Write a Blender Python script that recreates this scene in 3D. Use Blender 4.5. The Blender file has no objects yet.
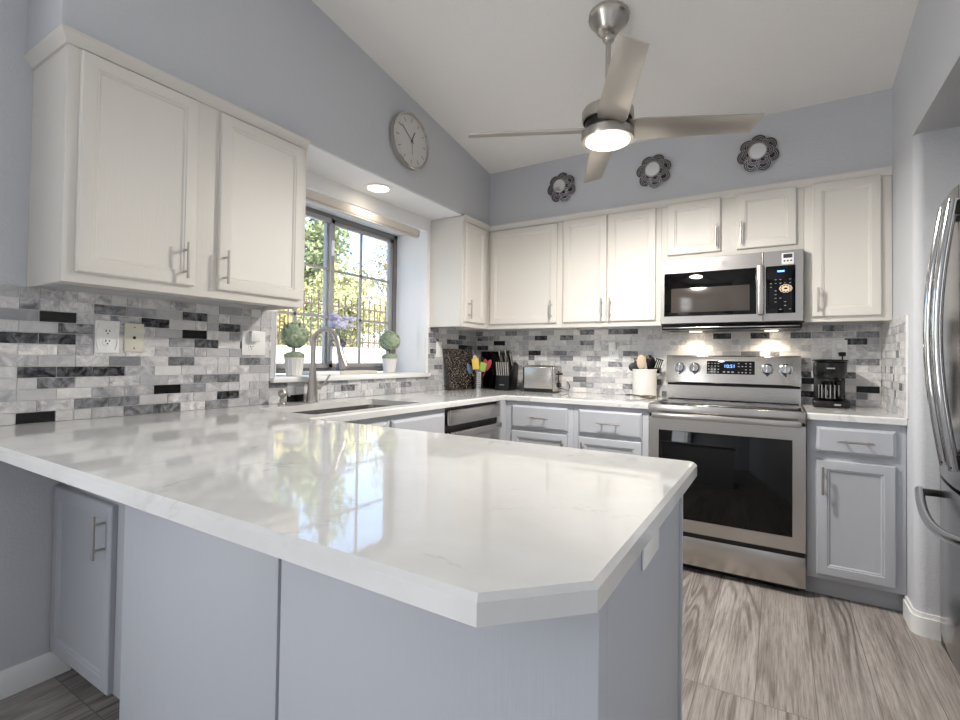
import bpy, bmesh, math, random
from mathutils import Matrix, Vector
PI = math.pi
sc = bpy.context.scene
col = sc.collection

# ------------------------------------------------------------------ camera
cd = bpy.data.cameras.new('camera'); cam = bpy.data.objects.new('camera', cd); col.objects.link(cam)
yaw, pitch, roll = 0.5483, 0.0199, 0.0138
F = Vector((-math.sin(yaw)*math.cos(pitch), math.cos(yaw)*math.cos(pitch), math.sin(pitch)))
R0 = Vector((math.cos(yaw), math.sin(yaw), 0)); U0 = R0.cross(F)
R = R0*math.cos(roll) + U0*math.sin(roll); U = -R0*math.sin(roll) + U0*math.cos(roll)
cam.matrix_world = Matrix(((R.x, U.x, -F.x, 2.2322), (R.y, U.y, -F.y, -3.5818), (R.z, U.z, -F.z, 1.1626), (0, 0, 0, 1)))
cd.sensor_width = 36; cd.lens = 490.34*36/960
cd.shift_x = 0; cd.shift_y = (348.57-360)/960
cd.clip_start = 0.05; cd.clip_end = 200
sc.camera = cam

# ------------------------------------------------------------------ world, sun, exposure
sc.view_settings.view_transform = 'Standard'; sc.view_settings.look = 'None'
sc.view_settings.gamma = 1; sc.view_settings.use_curve_mapping = False
sc.view_settings.exposure = 0.32
w = bpy.data.worlds.new('world'); sc.world = w; w.use_nodes = True
nt = w.node_tree; nt.nodes.clear()
sky = nt.nodes.new('ShaderNodeTexSky'); sky.sky_type = 'NISHITA'; sky.sun_disc = False
sky.sun_elevation = math.radians(42); sky.sun_rotation = math.radians(110); sky.air_density = 1.0; sky.dust_density = 2.0
bg = nt.nodes.new('ShaderNodeBackground'); bg.inputs['Strength'].default_value = 0.50
wo = nt.nodes.new('ShaderNodeOutputWorld')
nt.links.new(sky.outputs[0], bg.inputs['Color']); nt.links.new(bg.outputs[0], wo.inputs['Surface'])

def light(name, kind, loc, direction, energy, color=(1, 1, 1), **kw):
    d = bpy.data.lights.new(name, kind); d.energy = energy; d.color = color
    for k, v in kw.items(): setattr(d, k, v)
    o = bpy.data.objects.new(name, d); col.objects.link(o); o.location = loc
    o.rotation_euler = Vector(direction).to_track_quat('-Z', 'Y').to_euler()
    return o
light('sun', 'SUN', (6, -4, 9), (-0.62, 0.35, -0.70), 4.2, (1, .96, .88), angle=0.01)
p = light('window_portal', 'AREA', (-0.36, -1.335, 1.58), (1, 0, 0), 1, shape='RECTANGLE', size=1.25, size_y=1.05)
p.data.cycles.is_portal = True
# daylight through the side window of the room behind the camera
light('side_daylight', 'AREA', (-.12, -5.1, 1.45), (1, 0, 0), 54, (1.0, .985, .96), shape='RECTANGLE', size=1.9, size_y=2.1)

# ------------------------------------------------------------------ materials
def lin(c):
    return tuple(((x/255)/12.92 if x/255 <= .04045 else ((x/255+.055)/1.055)**2.4) for x in c) + (1,)
class Mat:
    def __init__(s, name, color=(200, 200, 200), rough=.5, metal=0, spec=.5, emit=None, strength=0, coat=0, trans=0):
        s.m = bpy.data.materials.new(name); s.m.use_nodes = True; s.nt = s.m.node_tree
        s.b = s.nt.nodes['Principled BSDF']
        s.b.inputs['Base Color'].default_value = lin(color); s.b.inputs['Roughness'].default_value = rough
        s.b.inputs['Metallic'].default_value = metal; s.b.inputs['Specular IOR Level'].default_value = spec
        s.b.inputs['Coat Weight'].default_value = coat; s.b.inputs['Transmission Weight'].default_value = trans
        if emit: s.b.inputs['Emission Color'].default_value = lin(emit); s.b.inputs['Emission Strength'].default_value = strength
    def n(s, t, **kw):
        x = s.nt.nodes.new('ShaderNode'+t)
        for k, v in kw.items():
            if k.startswith('i_'): x.inputs[k[2:].replace('_', ' ')].default_value = v
            else: setattr(x, k, v)
        return x
    def l(s, a, b): s.nt.links.new(a, b)
    def coords(s, scale=(1, 1, 1), kind='Object'):
        tc = s.n('TexCoord'); mp = s.n('Mapping'); mp.inputs['Scale'].default_value = scale
        s.l(tc.outputs[kind], mp.inputs['Vector']); return mp.outputs[0]
    def ramp(s, fac, stops):
        r = s.n('ValToRGB'); e = r.color_ramp.elements
        while len(e) < len(stops): e.new(.5)
        for q, (pos, c) in zip(e, stops): q.position = pos; q.color = c if len(c) == 4 else lin(c)
        s.l(fac, r.inputs[0]); return r.outputs[0]
    def bump(s, h, strength=.1, dist=.01):
        b = s.n('Bump'); b.inputs['Strength'].default_value = strength; b.inputs['Distance'].default_value = dist
        s.l(h, b.inputs['Height']); s.l(b.outputs[0], s.b.inputs['Normal'])
    def noise(s, vec, scale=5, detail=3, rough=.5, dist=0):
        x = s.n('TexNoise'); x.inputs['Scale'].default_value = scale; x.inputs['Detail'].default_value = detail
        x.inputs['Roughness'].default_value = rough; x.inputs['Distortion'].default_value = dist
        s.l(vec, x.inputs['Vector']); return x.outputs['Fac']
    def mix(s, fac, a, b, blend='MIX'):
        x = s.n('Mix', data_type='RGBA', blend_type=blend)
        for v, i in ((fac, 0), (a, 6), (b, 7)):
            if hasattr(v, 'links'): s.l(v, x.inputs[i])
            elif i == 0: x.inputs[0].default_value = v
            else: x.inputs[i].default_value = v if len(v) == 4 else lin(v)
        return x.outputs[2]
    def color(s, out): s.l(out, s.b.inputs['Base Color'])

M = {}
def mk(name, *a, **k):
    M[name] = Mat(name, *a, **k); return M[name]
# painted drywall with orange-peel texture
for nm, c in (('wall_paint', (199, 201, 205)), ('ceiling_paint', (238, 236, 233)), ('recess_paint', (240, 240, 240))):
    m = mk(nm, c, .75, spec=.3); v = m.coords()
    m.bump(m.noise(v, 110, 2, .6), .35, .006)
m = mk('trim_paint', (236, 236, 235), .35)
# painted oak cabinets, faint vertical grain
for nm, c in (('upper_cabinet_paint', (220, 216, 209)), ('lower_cabinet_paint', (178, 181, 187))):
    m = mk(nm, c, .45, spec=.4); v = m.coords((60, 60, 3))
    m.bump(m.noise(v, 3, 5, .65, .6), .22, .003)
# quartz
m = mk('quartz', (240, 240, 238), .045, spec=.9)
v = m.coords((1, 1, 1))
n1 = m.noise(v, 1.6, 8, .62, 1.3)
vein = m.ramp(n1, [(0.0, (0, 0, 0, 1)), (.487, (0, 0, 0, 1)), (.5, (1, 1, 1, 1)), (.513, (0, 0, 0, 1))])
n2 = m.noise(v, 3.2, 6, .6, 1)
patch = m.ramp(n2, [(.5, (0, 0, 0, 1)), (.68, (1, 1, 1, 1))])
f = m.mix(1.0, vein, patch, 'MULTIPLY')
cloud = m.ramp(m.noise(v, 2.2, 5, .6, .5), [(.3, (206, 205, 203)), (.6, (219, 219, 217))])
m.color(m.mix(f, cloud, (186, 184, 180)))
# mosaic marble tiles
m = mk('marble_tile', (200, 200, 200), .25, spec=.35)
at = m.n('Attribute', attribute_name='shade'); 
sx = m.n('SeparateColor'); m.l(at.outputs['Color'], sx.inputs[0])
tc = m.n('TexCoord'); off = m.n('VectorMath', operation='SCALE'); off.inputs['Scale'].default_value = 9.0
m.l(at.outputs['Color'], off.inputs[0])
ad = m.n('VectorMath', operation='ADD'); m.l(tc.outputs['Object'], ad.inputs[0]); m.l(off.outputs[0], ad.inputs[1])
vn = m.noise(ad.outputs[0], 20, 7, .7, 1.1)
sm = m.n('MapRange'); m.l(vn, sm.inputs[0]); sm.inputs[1].default_value = .3; sm.inputs[2].default_value = .7; sm.inputs[3].default_value = -.5; sm.inputs[4].default_value = .5
mu = m.n('Math', operation='MULTIPLY'); m.l(sm.outputs[0], mu.inputs[0]); m.l(sx.outputs[1], mu.inputs[1])
su = m.n('Math', operation='ADD'); m.l(sx.outputs[0], su.inputs[0]); m.l(mu.outputs[0], su.inputs[1])
m.color(m.ramp(su.outputs[0], [(0.0, (3, 3, 4)), (.1, (26, 26, 29)), (.25, (86, 88, 92)), (.5, (156, 157, 161)), (.75, (204, 203, 204)), (1.0, (238, 236, 233))]))
mk('grout', (216, 214, 210), .8)
# floor planks
m = mk('vinyl_plank', (165, 155, 148), .42, spec=.35)
tc = m.n('TexCoord'); mp = m.n('Mapping'); mp.inputs['Rotation'].default_value = (0, 0, PI/2); mp.inputs['Location'].default_value = (0, .053, 0); m.l(tc.outputs['Object'], mp.inputs[0])
br = m.n('TexBrick'); m.l(mp.outputs[0], br.inputs['Vector']); br.offset = .37; br.offset_frequency = 1
for k, x in (('Scale', 1), ('Mortar Size', .0014), ('Mortar Smooth', .1), ('Bias', 0), ('Brick Width', 1.22), ('Row Height', .182)): br.inputs[k].default_value = x
br.inputs['Color1'].default_value = (0, 0, 0, 1); br.inputs['Color2'].default_value = (1, 1, 1, 1); br.inputs['Mortar'].default_value = (.5, .5, .5, 1)
sc3 = m.n('VectorMath', operation='SCALE'); sc3.inputs['Scale'].default_value = 13; m.l(br.outputs['Color'], sc3.inputs[0])
a2 = m.n('VectorMath', operation='ADD'); m.l(tc.outputs['Object'], a2.inputs[0]); m.l(sc3.outputs[0], a2.inputs[1])
mp2 = m.n('Mapping'); mp2.inputs['Scale'].default_value = (1, .08, 1); m.l(a2.outputs[0], mp2.inputs[0])
big = m.noise(mp2.outputs[0], 6.5, 2, .5, .35)
ms = m.n('Math', operation='MULTIPLY'); ms.inputs[1].default_value = 80; m.l(big, ms.inputs[0])
si = m.n('Math', operation='SINE'); m.l(ms.outputs[0], si.inputs[0])
ring = m.n('MapRange'); ring.inputs[1].default_value = -1; m.l(si.outputs[0], ring.inputs[0])
mp3 = m.n('Mapping'); mp3.inputs['Scale'].default_value = (1, .035, 1); m.l(a2.outputs[0], mp3.inputs[0])
fib = m.noise(mp3.outputs[0], 170, 4, .7, .1)
mp4 = m.n('Mapping'); mp4.inputs['Scale'].default_value = (1, .22, 1); m.l(a2.outputs[0], mp4.inputs[0])
blot = m.noise(mp4.outputs[0], 7, 4, .6, .4)
c0 = m.ramp(blot, [(.3, (108, 101, 96)), (.5, (152, 145, 139)), (.72, (182, 176, 171))])
c1 = m.mix(.5, c0, m.ramp(fib, [(.3, (94, 87, 82)), (.6, (192, 185, 180))]), 'MIX')
rm = m.ramp(ring.outputs[0], [(0, (.5, .48, .46, 1)), (.6, (1, 1, 1, 1))])
c2 = m.mix(m.ramp(m.noise(mp4.outputs[0], 4, 2), [(.40, (.15, .15, .15, 1)), (.58, (.9, .9, .9, 1))]), c1, rm, 'MULTIPLY')
tone = m.ramp(br.outputs['Color'], [(0, (.82, .82, .82, 1)), (1, (1.0, 1.0, 1.0, 1))])
c3 = m.mix(1, c2, tone, 'MULTIPLY')
m.color(m.mix(br.outputs['Fac'], c3, (110, 103, 98)))
m.bump(fib, .1, .002)
# metals
for nm, c, r in (('stainless_steel', (196, 192, 187), .24), ('brushed_nickel', (190, 185, 178), .3), ('fridge_steel', (150, 149, 150), .22)):
    m = mk(nm, c, r, metal=1)
    v = m.coords((4, 4, 400) if nm != 'brushed_nickel' else (200, 200, 20))
    m.bump(m.noise(v, 2, 3, .6), .06, .001)
mk('chrome', (205, 205, 205), .12, metal=1)
mk('dark_steel', (70, 68, 66), .3, metal=1)
mk('black_glass', (3, 3, 4), .04, spec=.35)
mk('black_plastic', (8, 8, 9), .3)
mk('dark_grey_plastic', (52, 52, 54), .5)
mk('white_plastic', (238, 238, 236), .35)
mk('cream_plastic', (214, 211, 196), .4)
mk('slot_black', (10, 10, 10), .6)
mk('white_ceramic', (226, 224, 219), .25)
mk('window_metal', (168, 165, 162), .4, metal=.2)
mk('window_metal_dark', (120, 119, 120), .4, metal=.2)
mk('lamp_glow', (255, 240, 215), .5, emit=(255, 236, 205), strength=6)
mk('can_glow', (255, 240, 215), .5, emit=(255, 240, 215), strength=7)
mk('fan_blade', (192, 186, 178), .3, metal=.55)
mk('pewter', (184, 180, 182), .34, metal=.8); mk('pewter_dark', (74, 70, 73), .4, metal=.7)
mk('mirror', (225, 226, 228), .08, metal=1)
mk('clock_face', (208, 207, 204), .5)
mk('clock_mark', (92, 92, 92), .5)
mk('blue_digits', (40, 120, 255), .5, emit=(130, 185, 255), strength=1.6)
mk('key_print', (150, 150, 152), .6)
mk('silicone_yellow', (240, 205, 92), .5)
mk('silicone_green', (160, 196, 98), .5)
mk('silicone_red', (176, 62, 72), .5)
mk('silicone_blue', (112, 130, 158), .5)
mk('silicone_cream', (232, 208, 176), .5)
mk('wood_spoon', (216, 194, 168), .55)
mk('bronze', (120, 108, 98), .35, metal=.7)
mk('beige_cover', (214, 203, 188), .6)
mk('stucco', (232, 228, 222), .9)
mk('concrete_paving', (214, 210, 203), .9)
mk('iron', (96, 82, 74), .6)
mk('bark', (96, 80, 66), .9)
mk('soil', (120, 118, 96), .95)
mk('blind_fabric', (205, 198, 188), .6)
mk('rubber_black', (20, 20, 20), .7)
m = mk('moss', (120, 142, 104), .9); v = m.coords(); m.color(m.ramp(m.noise(v, 60, 3), [(.3, (82, 100, 74)), (.6, (150, 164, 136))]))
m = mk('speckled_granite', (40, 34, 32), .25); v = m.coords(); m.color(m.ramp(m.noise(v, 135, 1, .5), [(.52, (22, 18, 17)), (.60, (74, 64, 58)), (.68, (186, 172, 160))]))
def leafmat(nm, a, b):
    m = mk(nm, a, .7); v = m.coords(); m.color(m.ramp(m.noise(v, 2.2, 3), [(.35, a), (.62, b)])); m.b.inputs['Transmission Weight'].default_value = 0
    m.b.inputs['Subsurface Weight'].default_value = 0
leafmat('leaf_yellow_green', (138, 144, 98), (206, 204, 150)); leafmat('leaf_green', (94, 110, 80), (156, 168, 120))
leafmat('leaf_olive', (98, 96, 70), (164, 150, 112)); leafmat('leaf_gold', (186, 174, 116), (230, 218, 160)); leafmat('leaf_small', (118, 138, 104), (196, 208, 180))
leafmat('petal_lilac', (186, 182, 218), (232, 230, 246))
# clear glass: transparent with fresnel gloss
def glassmat(nm, tint, gl=1.0):
    m = bpy.data.materials.new(nm); m.use_nodes = True; t = m.node_tree; t.nodes.clear()
    o = t.nodes.new('ShaderNodeOutputMaterial'); mx = t.nodes.new('ShaderNodeMixShader'); tr = t.nodes.new('ShaderNodeBsdfTransparent')
    gb = t.nodes.new('ShaderNodeBsdfGlossy'); fr = t.nodes.new('ShaderNodeFresnel'); fr.inputs[0].default_value = 1.45
    tr.inputs[0].default_value = tint; gb.inputs['Roughness'].default_value = .02
    gm = t.nodes.new('ShaderNodeNewGeometry'); iv = t.nodes.new('ShaderNodeMath'); iv.operation = 'SUBTRACT'; iv.inputs[0].default_value = 1; t.links.new(gm.outputs['Backfacing'], iv.inputs[1]); ml = t.nodes.new('ShaderNodeMath'); ml.operation = 'MULTIPLY'; t.links.new(fr.outputs[0], ml.inputs[0]); t.links.new(iv.outputs[0], ml.inputs[1]); t.links.new(ml.outputs[0], mx.inputs[0]); t.links.new(tr.outputs[0], mx.inputs[1]); t.links.new(gb.outputs[0], mx.inputs[2]); t.links.new(mx.outputs[0], o.inputs[0])
    class Q: pass
    q = Q(); q.m = m; M[nm] = q
glassmat('clear_glass', (.97, .98, .98, 1)); glassmat('carafe_glass', (.55, .5, .46, 1)); glassmat('vase_glass', (.74, .76, .88, 1))

# ------------------------------------------------------------------ mesh builder
ROT = {'back': 0.0, 'left': PI/2, 'right': -PI/2}   # local -Y is the front of a unit
def frame(x, y, z, rz=0.0): return Matrix.Translation((x, y, z)) @ Matrix.Rotation(rz, 4, 'Z')
class MB:
    def __init__(s, mat=None): s.bm = bmesh.new(); s.T = mat or Matrix.Identity(4)
    def _merge(s, b, T=None):
        b.transform(s.T @ T if T is not None else s.T)
        me = bpy.data.meshes.new('t'); b.to_mesh(me); b.free(); s.bm.from_mesh(me); bpy.data.meshes.remove(me); return s
    def box(s, x0, x1, y0, y1, z0, z1, bev=0, seg=2, T=None):
        b = bmesh.new(); bmesh.ops.create_cube(b, size=1)
        for v in b.verts: v.co = Vector((x0+(v.co.x+.5)*(x1-x0), y0+(v.co.y+.5)*(y1-y0), z0+(v.co.z+.5)*(z1-z0)))
        if bev: bmesh.ops.bevel(b, geom=list(b.edges), offset=bev, segments=seg, affect='EDGES', profile=.5)
        return s._merge(b, T)
    def cyl(s, p0, p1, r, r2=None, n=24):
        p0, p1 = Vector(p0), Vector(p1); d = p1-p0; b = bmesh.new()
        bmesh.ops.create_cone(b, cap_ends=True, segments=n, radius1=r, radius2=r if r2 is None else r2, depth=d.length)
        return s._merge(b, Matrix.Translation((p0+p1)/2) @ d.to_track_quat('Z', 'Y').to_matrix().to_4x4())
    def sphere(s, c, r, sc3=(1, 1, 1), n=24, rot=None):
        b = bmesh.new(); bmesh.ops.create_uvsphere(b, u_segments=n, v_segments=max(6, n//2), radius=r)
        Tm = Matrix.Translation(c)
        if rot is not None: Tm = Tm @ rot
        return s._merge(b, Tm @ Matrix.Diagonal((*sc3, 1)))
    def lathe(s, c, prof, n=40, d=(0, 0, 1), caps=True):
        b = bmesh.new(); rings = []
        for r, z in prof:
            rings.append([b.verts.new((r*math.cos(2*PI*i/n), r*math.sin(2*PI*i/n), z)) for i in range(n)])
        for a, q in zip(rings, rings[1:]):
            for i in range(n): b.faces.new((a[i], a[(i+1) % n], q[(i+1) % n], q[i]))
        if caps: b.faces.new(list(reversed(rings[0]))); b.faces.new(rings[-1])
        bmesh.ops.recalc_face_normals(b, faces=b.faces)
        return s._merge(b, Matrix.Translation(c) @ Vector(d).to_track_quat('Z', 'Y').to_matrix().to_4x4())
    def tube(s, pts, r, n=12, flat=1.0):
        pts = [Vector(q) for q in pts]; b = bmesh.new(); rings = []; up = None
        for i, q in enumerate(pts):
            t = (pts[min(i+1, len(pts)-1)]-pts[max(i-1, 0)]).normalized()
            if up is None: up = Vector((0, 0, 1)) if abs(t.z) < .9 else Vector((0, 1, 0))
            sd = t.cross(up).normalized(); up = sd.cross(t).normalized()
            rr = r[i] if isinstance(r, (list, tuple)) else r
            rings.append([b.verts.new(q+sd*rr*math.cos(2*PI*k/n)+up*rr*flat*math.sin(2*PI*k/n)) for k in range(n)])
        for a, q in zip(rings, rings[1:]):
            for i in range(n): b.faces.new((a[i], a[(i+1) % n], q[(i+1) % n], q[i]))
        b.faces.new(list(reversed(rings[0]))); b.faces.new(rings[-1]); bmesh.ops.recalc_face_normals(b, faces=b.faces)
        return s._merge(b)
    def prism(s, poly, z0, z1, axis='z', bev=0):
        b = bmesh.new()
        f = {'z': lambda a, c, h: (a, c, h), 'x': lambda a, c, h: (h, a, c), 'y': lambda a, c, h: (a, h, c)}[axis]
        lo = [b.verts.new(f(a, c, z0)) for a, c in poly]; hi = [b.verts.new(f(a, c, z1)) for a, c in poly]
        b.faces.new(lo); b.faces.new(list(reversed(hi)))
        for i in range(len(poly)): b.faces.new((lo[i], lo[(i+1) % len(poly)], hi[(i+1) % len(poly)], hi[i]))
        bmesh.ops.recalc_face_normals(b, faces=b.faces)
        if bev: bmesh.ops.bevel(b, geom=list(b.edges), offset=bev, segments=2, affect='EDGES', profile=.5)
        return s._merge(b)
    def rings(s, x0, z0, wd, ht, steps, T=None):
        """raised or sunk panel facing -Y: successive rectangles (inset, y) closed by a flat centre"""
        b = bmesh.new(); L = []
        for ins, y in steps:
            L.append([b.verts.new(q) for q in ((x0+ins, y, z0+ins), (x0+wd-ins, y, z0+ins), (x0+wd-ins, y, z0+ht-ins), (x0+ins, y, z0+ht-ins))])
        for a, q in zip(L, L[1:]):
            for i in range(4): b.faces.new((a[i], a[(i+1) % 4], q[(i+1) % 4], q[i]))
        b.faces.new(L[-1]); b.faces.new(list(reversed(L[0]))); bmesh.ops.recalc_face_normals(b, faces=b.faces)
        return s._merge(b, T)
    def build(s, name, mat, parent=None, label=None, cat=None, group=None, kind=None, smooth=32):
        me = bpy.data.meshes.new(name); s.bm.normal_update()
        if parent is not None: org = Vector(parent['_o'])
        else:
            xs = [v.co for v in s.bm.verts]
            org = Vector(((min(v.x for v in xs)+max(v.x for v in xs))/2, (min(v.y for v in xs)+max(v.y for v in xs))/2, min(v.z for v in xs)))
        bmesh.ops.translate(s.bm, vec=-org, verts=s.bm.verts); s.bm.to_mesh(me); s.bm.free()
        me.materials.append(M[mat].m)
        if smooth and len(me.polygons):
            me.polygons.foreach_set('use_smooth', [True]*len(me.polygons)); me.set_sharp_from_angle(angle=math.radians(smooth))
        o = bpy.data.objects.new(name, me); col.objects.link(o)
        if parent is not None: o.parent = parent
        else: o.location = org
        o['_o'] = tuple(org)
        for k, v in (('label', label), ('category', cat), ('group', group), ('kind', kind)):
            if v: o[k] = v
        return o
def thing(name, label, cat, loc, group=None):
    o = bpy.data.objects.new(name, None); col.objects.link(o); o.location = loc; o.empty_display_size = .05
    o['_o'] = tuple(loc); o['label'] = label; o['category'] = cat
    if group: o['group'] = group
    return o
def struct(mb, name, mat): return mb.build(name, mat, kind='structure')

# ------------------------------------------------------------------ constants of the room
W = 2.735; ZB = 1.39; ZT = 2.188; D = .293; ZC = .914
def ceil_z(y): return 2.61 + .162*(-y-.3)

# ------------------------------------------------------------------ setting
struct(MB().box(-.1, 3.8, -6.7, .1, -.08, 0), 'floor', 'vinyl_plank')
struct(MB().prism([(.15, ceil_z(.15)), (-6.75, ceil_z(-6.75)), (-6.75, ceil_z(-6.75)+.15), (.15, ceil_z(.15)+.15)], -.4, 3.85, 'x'), 'ceiling', 'ceiling_paint')
b = MB()
Y0, Y1, WZ0, WZ1 = -1.965, -.70, 1.03, 2.10
b.box(-.34, 0, -6.6, -6.1, 0, 4).box(-.34, 0, -4.1, Y0, 0, 4).box(-.34, 0, -6.1, -4.1, 0, .35).box(-.34, 0, -6.1, -4.1, 2.55, 4).box(-.34, 0, Y1, .1, 0, 4).box(-.34, 0, Y0, Y1, 0, WZ0).box(-.34, 0, Y0, Y1, WZ1, 4)
struct(b, 'wall_left', 'wall_paint')
struct(MB().box(-.3, 3.8, 0, .12, 0, 4), 'wall_back', 'wall_paint')
b = MB()
AY = -.735
arc = [(W+.035-.035*math.cos(t), AY-.035*math.sin(t)) for t in [PI/2*i/8 for i in range(9)]]
b.prism([(W, 0), (W, AY+.003)]+arc+[(W+.038, AY-.035), (3.6, AY-.035), (3.6, 0)], 0, 2.176)
b.box(W, 3.7, -6.6, 0, 2.175, 4)
b.box(W, 3.7, -6.6, -1.72, 0, 2.175); b.box(3.6, 3.7, -1.72, 0, 0, 2.175)
struct(b, 'wall_right', 'wall_paint')
b = MB(); b.box(-.34, 3.7, -6.75, -6.6, 0, 4.2)
struct(b, 'wall_rear', 'wall_paint')
struct(MB().box(-.02, D, -2.975, 0, ZT+.006, 3.2, .014), 'wall_upper_left', 'wall_paint')
struct(MB().box(D-.02, W+.01, -D, .01, ZT+.006, 2.9), 'wall_upper_back', 'wall_paint')
# white painted window recess, header and wall strip beside it
b = MB()
b.box(-.30, 0.004, Y1-.004, Y1, 1.05, WZ1).box(-.30, 0.004, Y0, Y0+.004, 1.05, WZ1).box(-.30, .0, Y0, Y1, WZ1-.004, WZ1)
b.box(0, .005, -2.03, -.665, WZ1-.004, ZT+.006).box(0, .005, Y1-.004, -.664, 1.05, WZ1).box(0, .005, -2.03, Y0+.004, ZB, WZ1)
b.box(0, D-.01, -2.027, -.667, ZT, ZT+.0075)
struct(b, 'trim_3', 'recess_paint')
struct(MB().box(-.30, .035, -1.995, -.672, 1.022, 1.05, .006), 'trim_4', 'trim_paint')   # sill
# baseboards
bp = [(0, 0), (.014, 0), (.014, .068), (.009, .080), (.005, .090), (0, .090)]
b = MB(); b.prism([(a+.0005, c) for a, c in bp], -6.6, -2.8, 'y'); struct(b, 'baseboard_left', 'trim_paint')
b = MB()
path = [(W-.014, -.60)] + [(W+.035-.049*math.cos(t), AY-.049*math.sin(t)) for t in [PI/2*i/8 for i in range(9)]] + [(2.9, AY-.049)]
inner = [(W, -.60)] + arc + [(2.9, AY-.035)]
b.prism(path+list(reversed(inner)), 0, .08)
path2 = [(W-.008, -.60)] + [(W+.035-.043*math.cos(t), AY-.043*math.sin(t)) for t in [PI/2*i/8 for i in range(9)]] + [(2.9, AY-.043)]
b.prism(path2+list(reversed(inner)), .08, .098)
struct(b, 'baseboard_right', 'trim_paint')

# mosaic backsplash, every tile its own little slab with a shade of its own
random.seed(11)
LO = [(-2.876, 1.285, 0.02), (-2.874, 1.207, 0.2), (-2.995, 1.206, 0.2), (-2.921, 1.09, 0.16), (-2.821, 1.088, 0.2), (-2.721, 1.09, 0.2), (-2.92, 0.935, 0.02), (-2.746, 1.323, 0.35), (-2.873, 1.049, 0.4), (-2.773, 0.976, 0.38), (-2.632, 0.936, 0.33), (-2.519, 1.011, 0.03), (-2.564, 1.29, 0.18), (-2.425, 1.322, 0.25), (-2.349, 1.246, 0.03), (-2.37, 1.209, 0.22), (-2.47, 1.129, 0.3), (-2.164, 0.972, 0.15), (-2.517, 0.939, 0.3), (-2.366, 1.053, 0.36), (-2.265, 1.05, 0.33), (-2.062, 1.129, 0.36), (-2.192, 1.287, 0.22), (-2.314, 0.937, 0.4), (-1.448, 0.978, 0.3), (-1.811, 0.933, 0.05), (-0.925, 0.976, 0.4), (-0.182, 1.329, 0.3), (-0.24, 1.253, 0.12), (-0.398, 1.292, 0.3), (-0.072, 1.258, 0.3), (-.6, 1.205, .35), (-.62, 1.30, .35), (-.55, 1.09, .4)]
BO = [(0.183, 1.293, 0.04), (0.638, 1.331, 0.15), (0.592, 1.211, 0.15), (0.839, 1.329, 0.3), (0.361, 1.366, 0.4), (0.983, 1.289, 0.42), (0.985, 1.093, 0.5), (1.069, 1.177, 0.48), (0.998, 1.372, 0.35), (1.354, 1.37, 0.2), (1.201, 1.135, 0.42), (1.3, 0.985, 0.45), (1.002, 0.981, 0.5), (0.033, 1.371, 0.38), (1.953, 1.331, 0.1), (2.156, 1.328, 0.2), (2.369, 1.326, 0.25), (2.522, 1.36, 0.42), (2.612, 1.288, 0.15), (2.667, 1.322, 0.42), (2.648, 1.172, 0.42), (2.579, 1.095, 0.38), (2.648, 1.016, 0.02), (2.379, 1.053, 0.04), (2.374, 1.107, 0.3), (2.369, 0.986, 0.1), (.1, 1.25, .2), (.05, 1.33, .35)]
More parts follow.
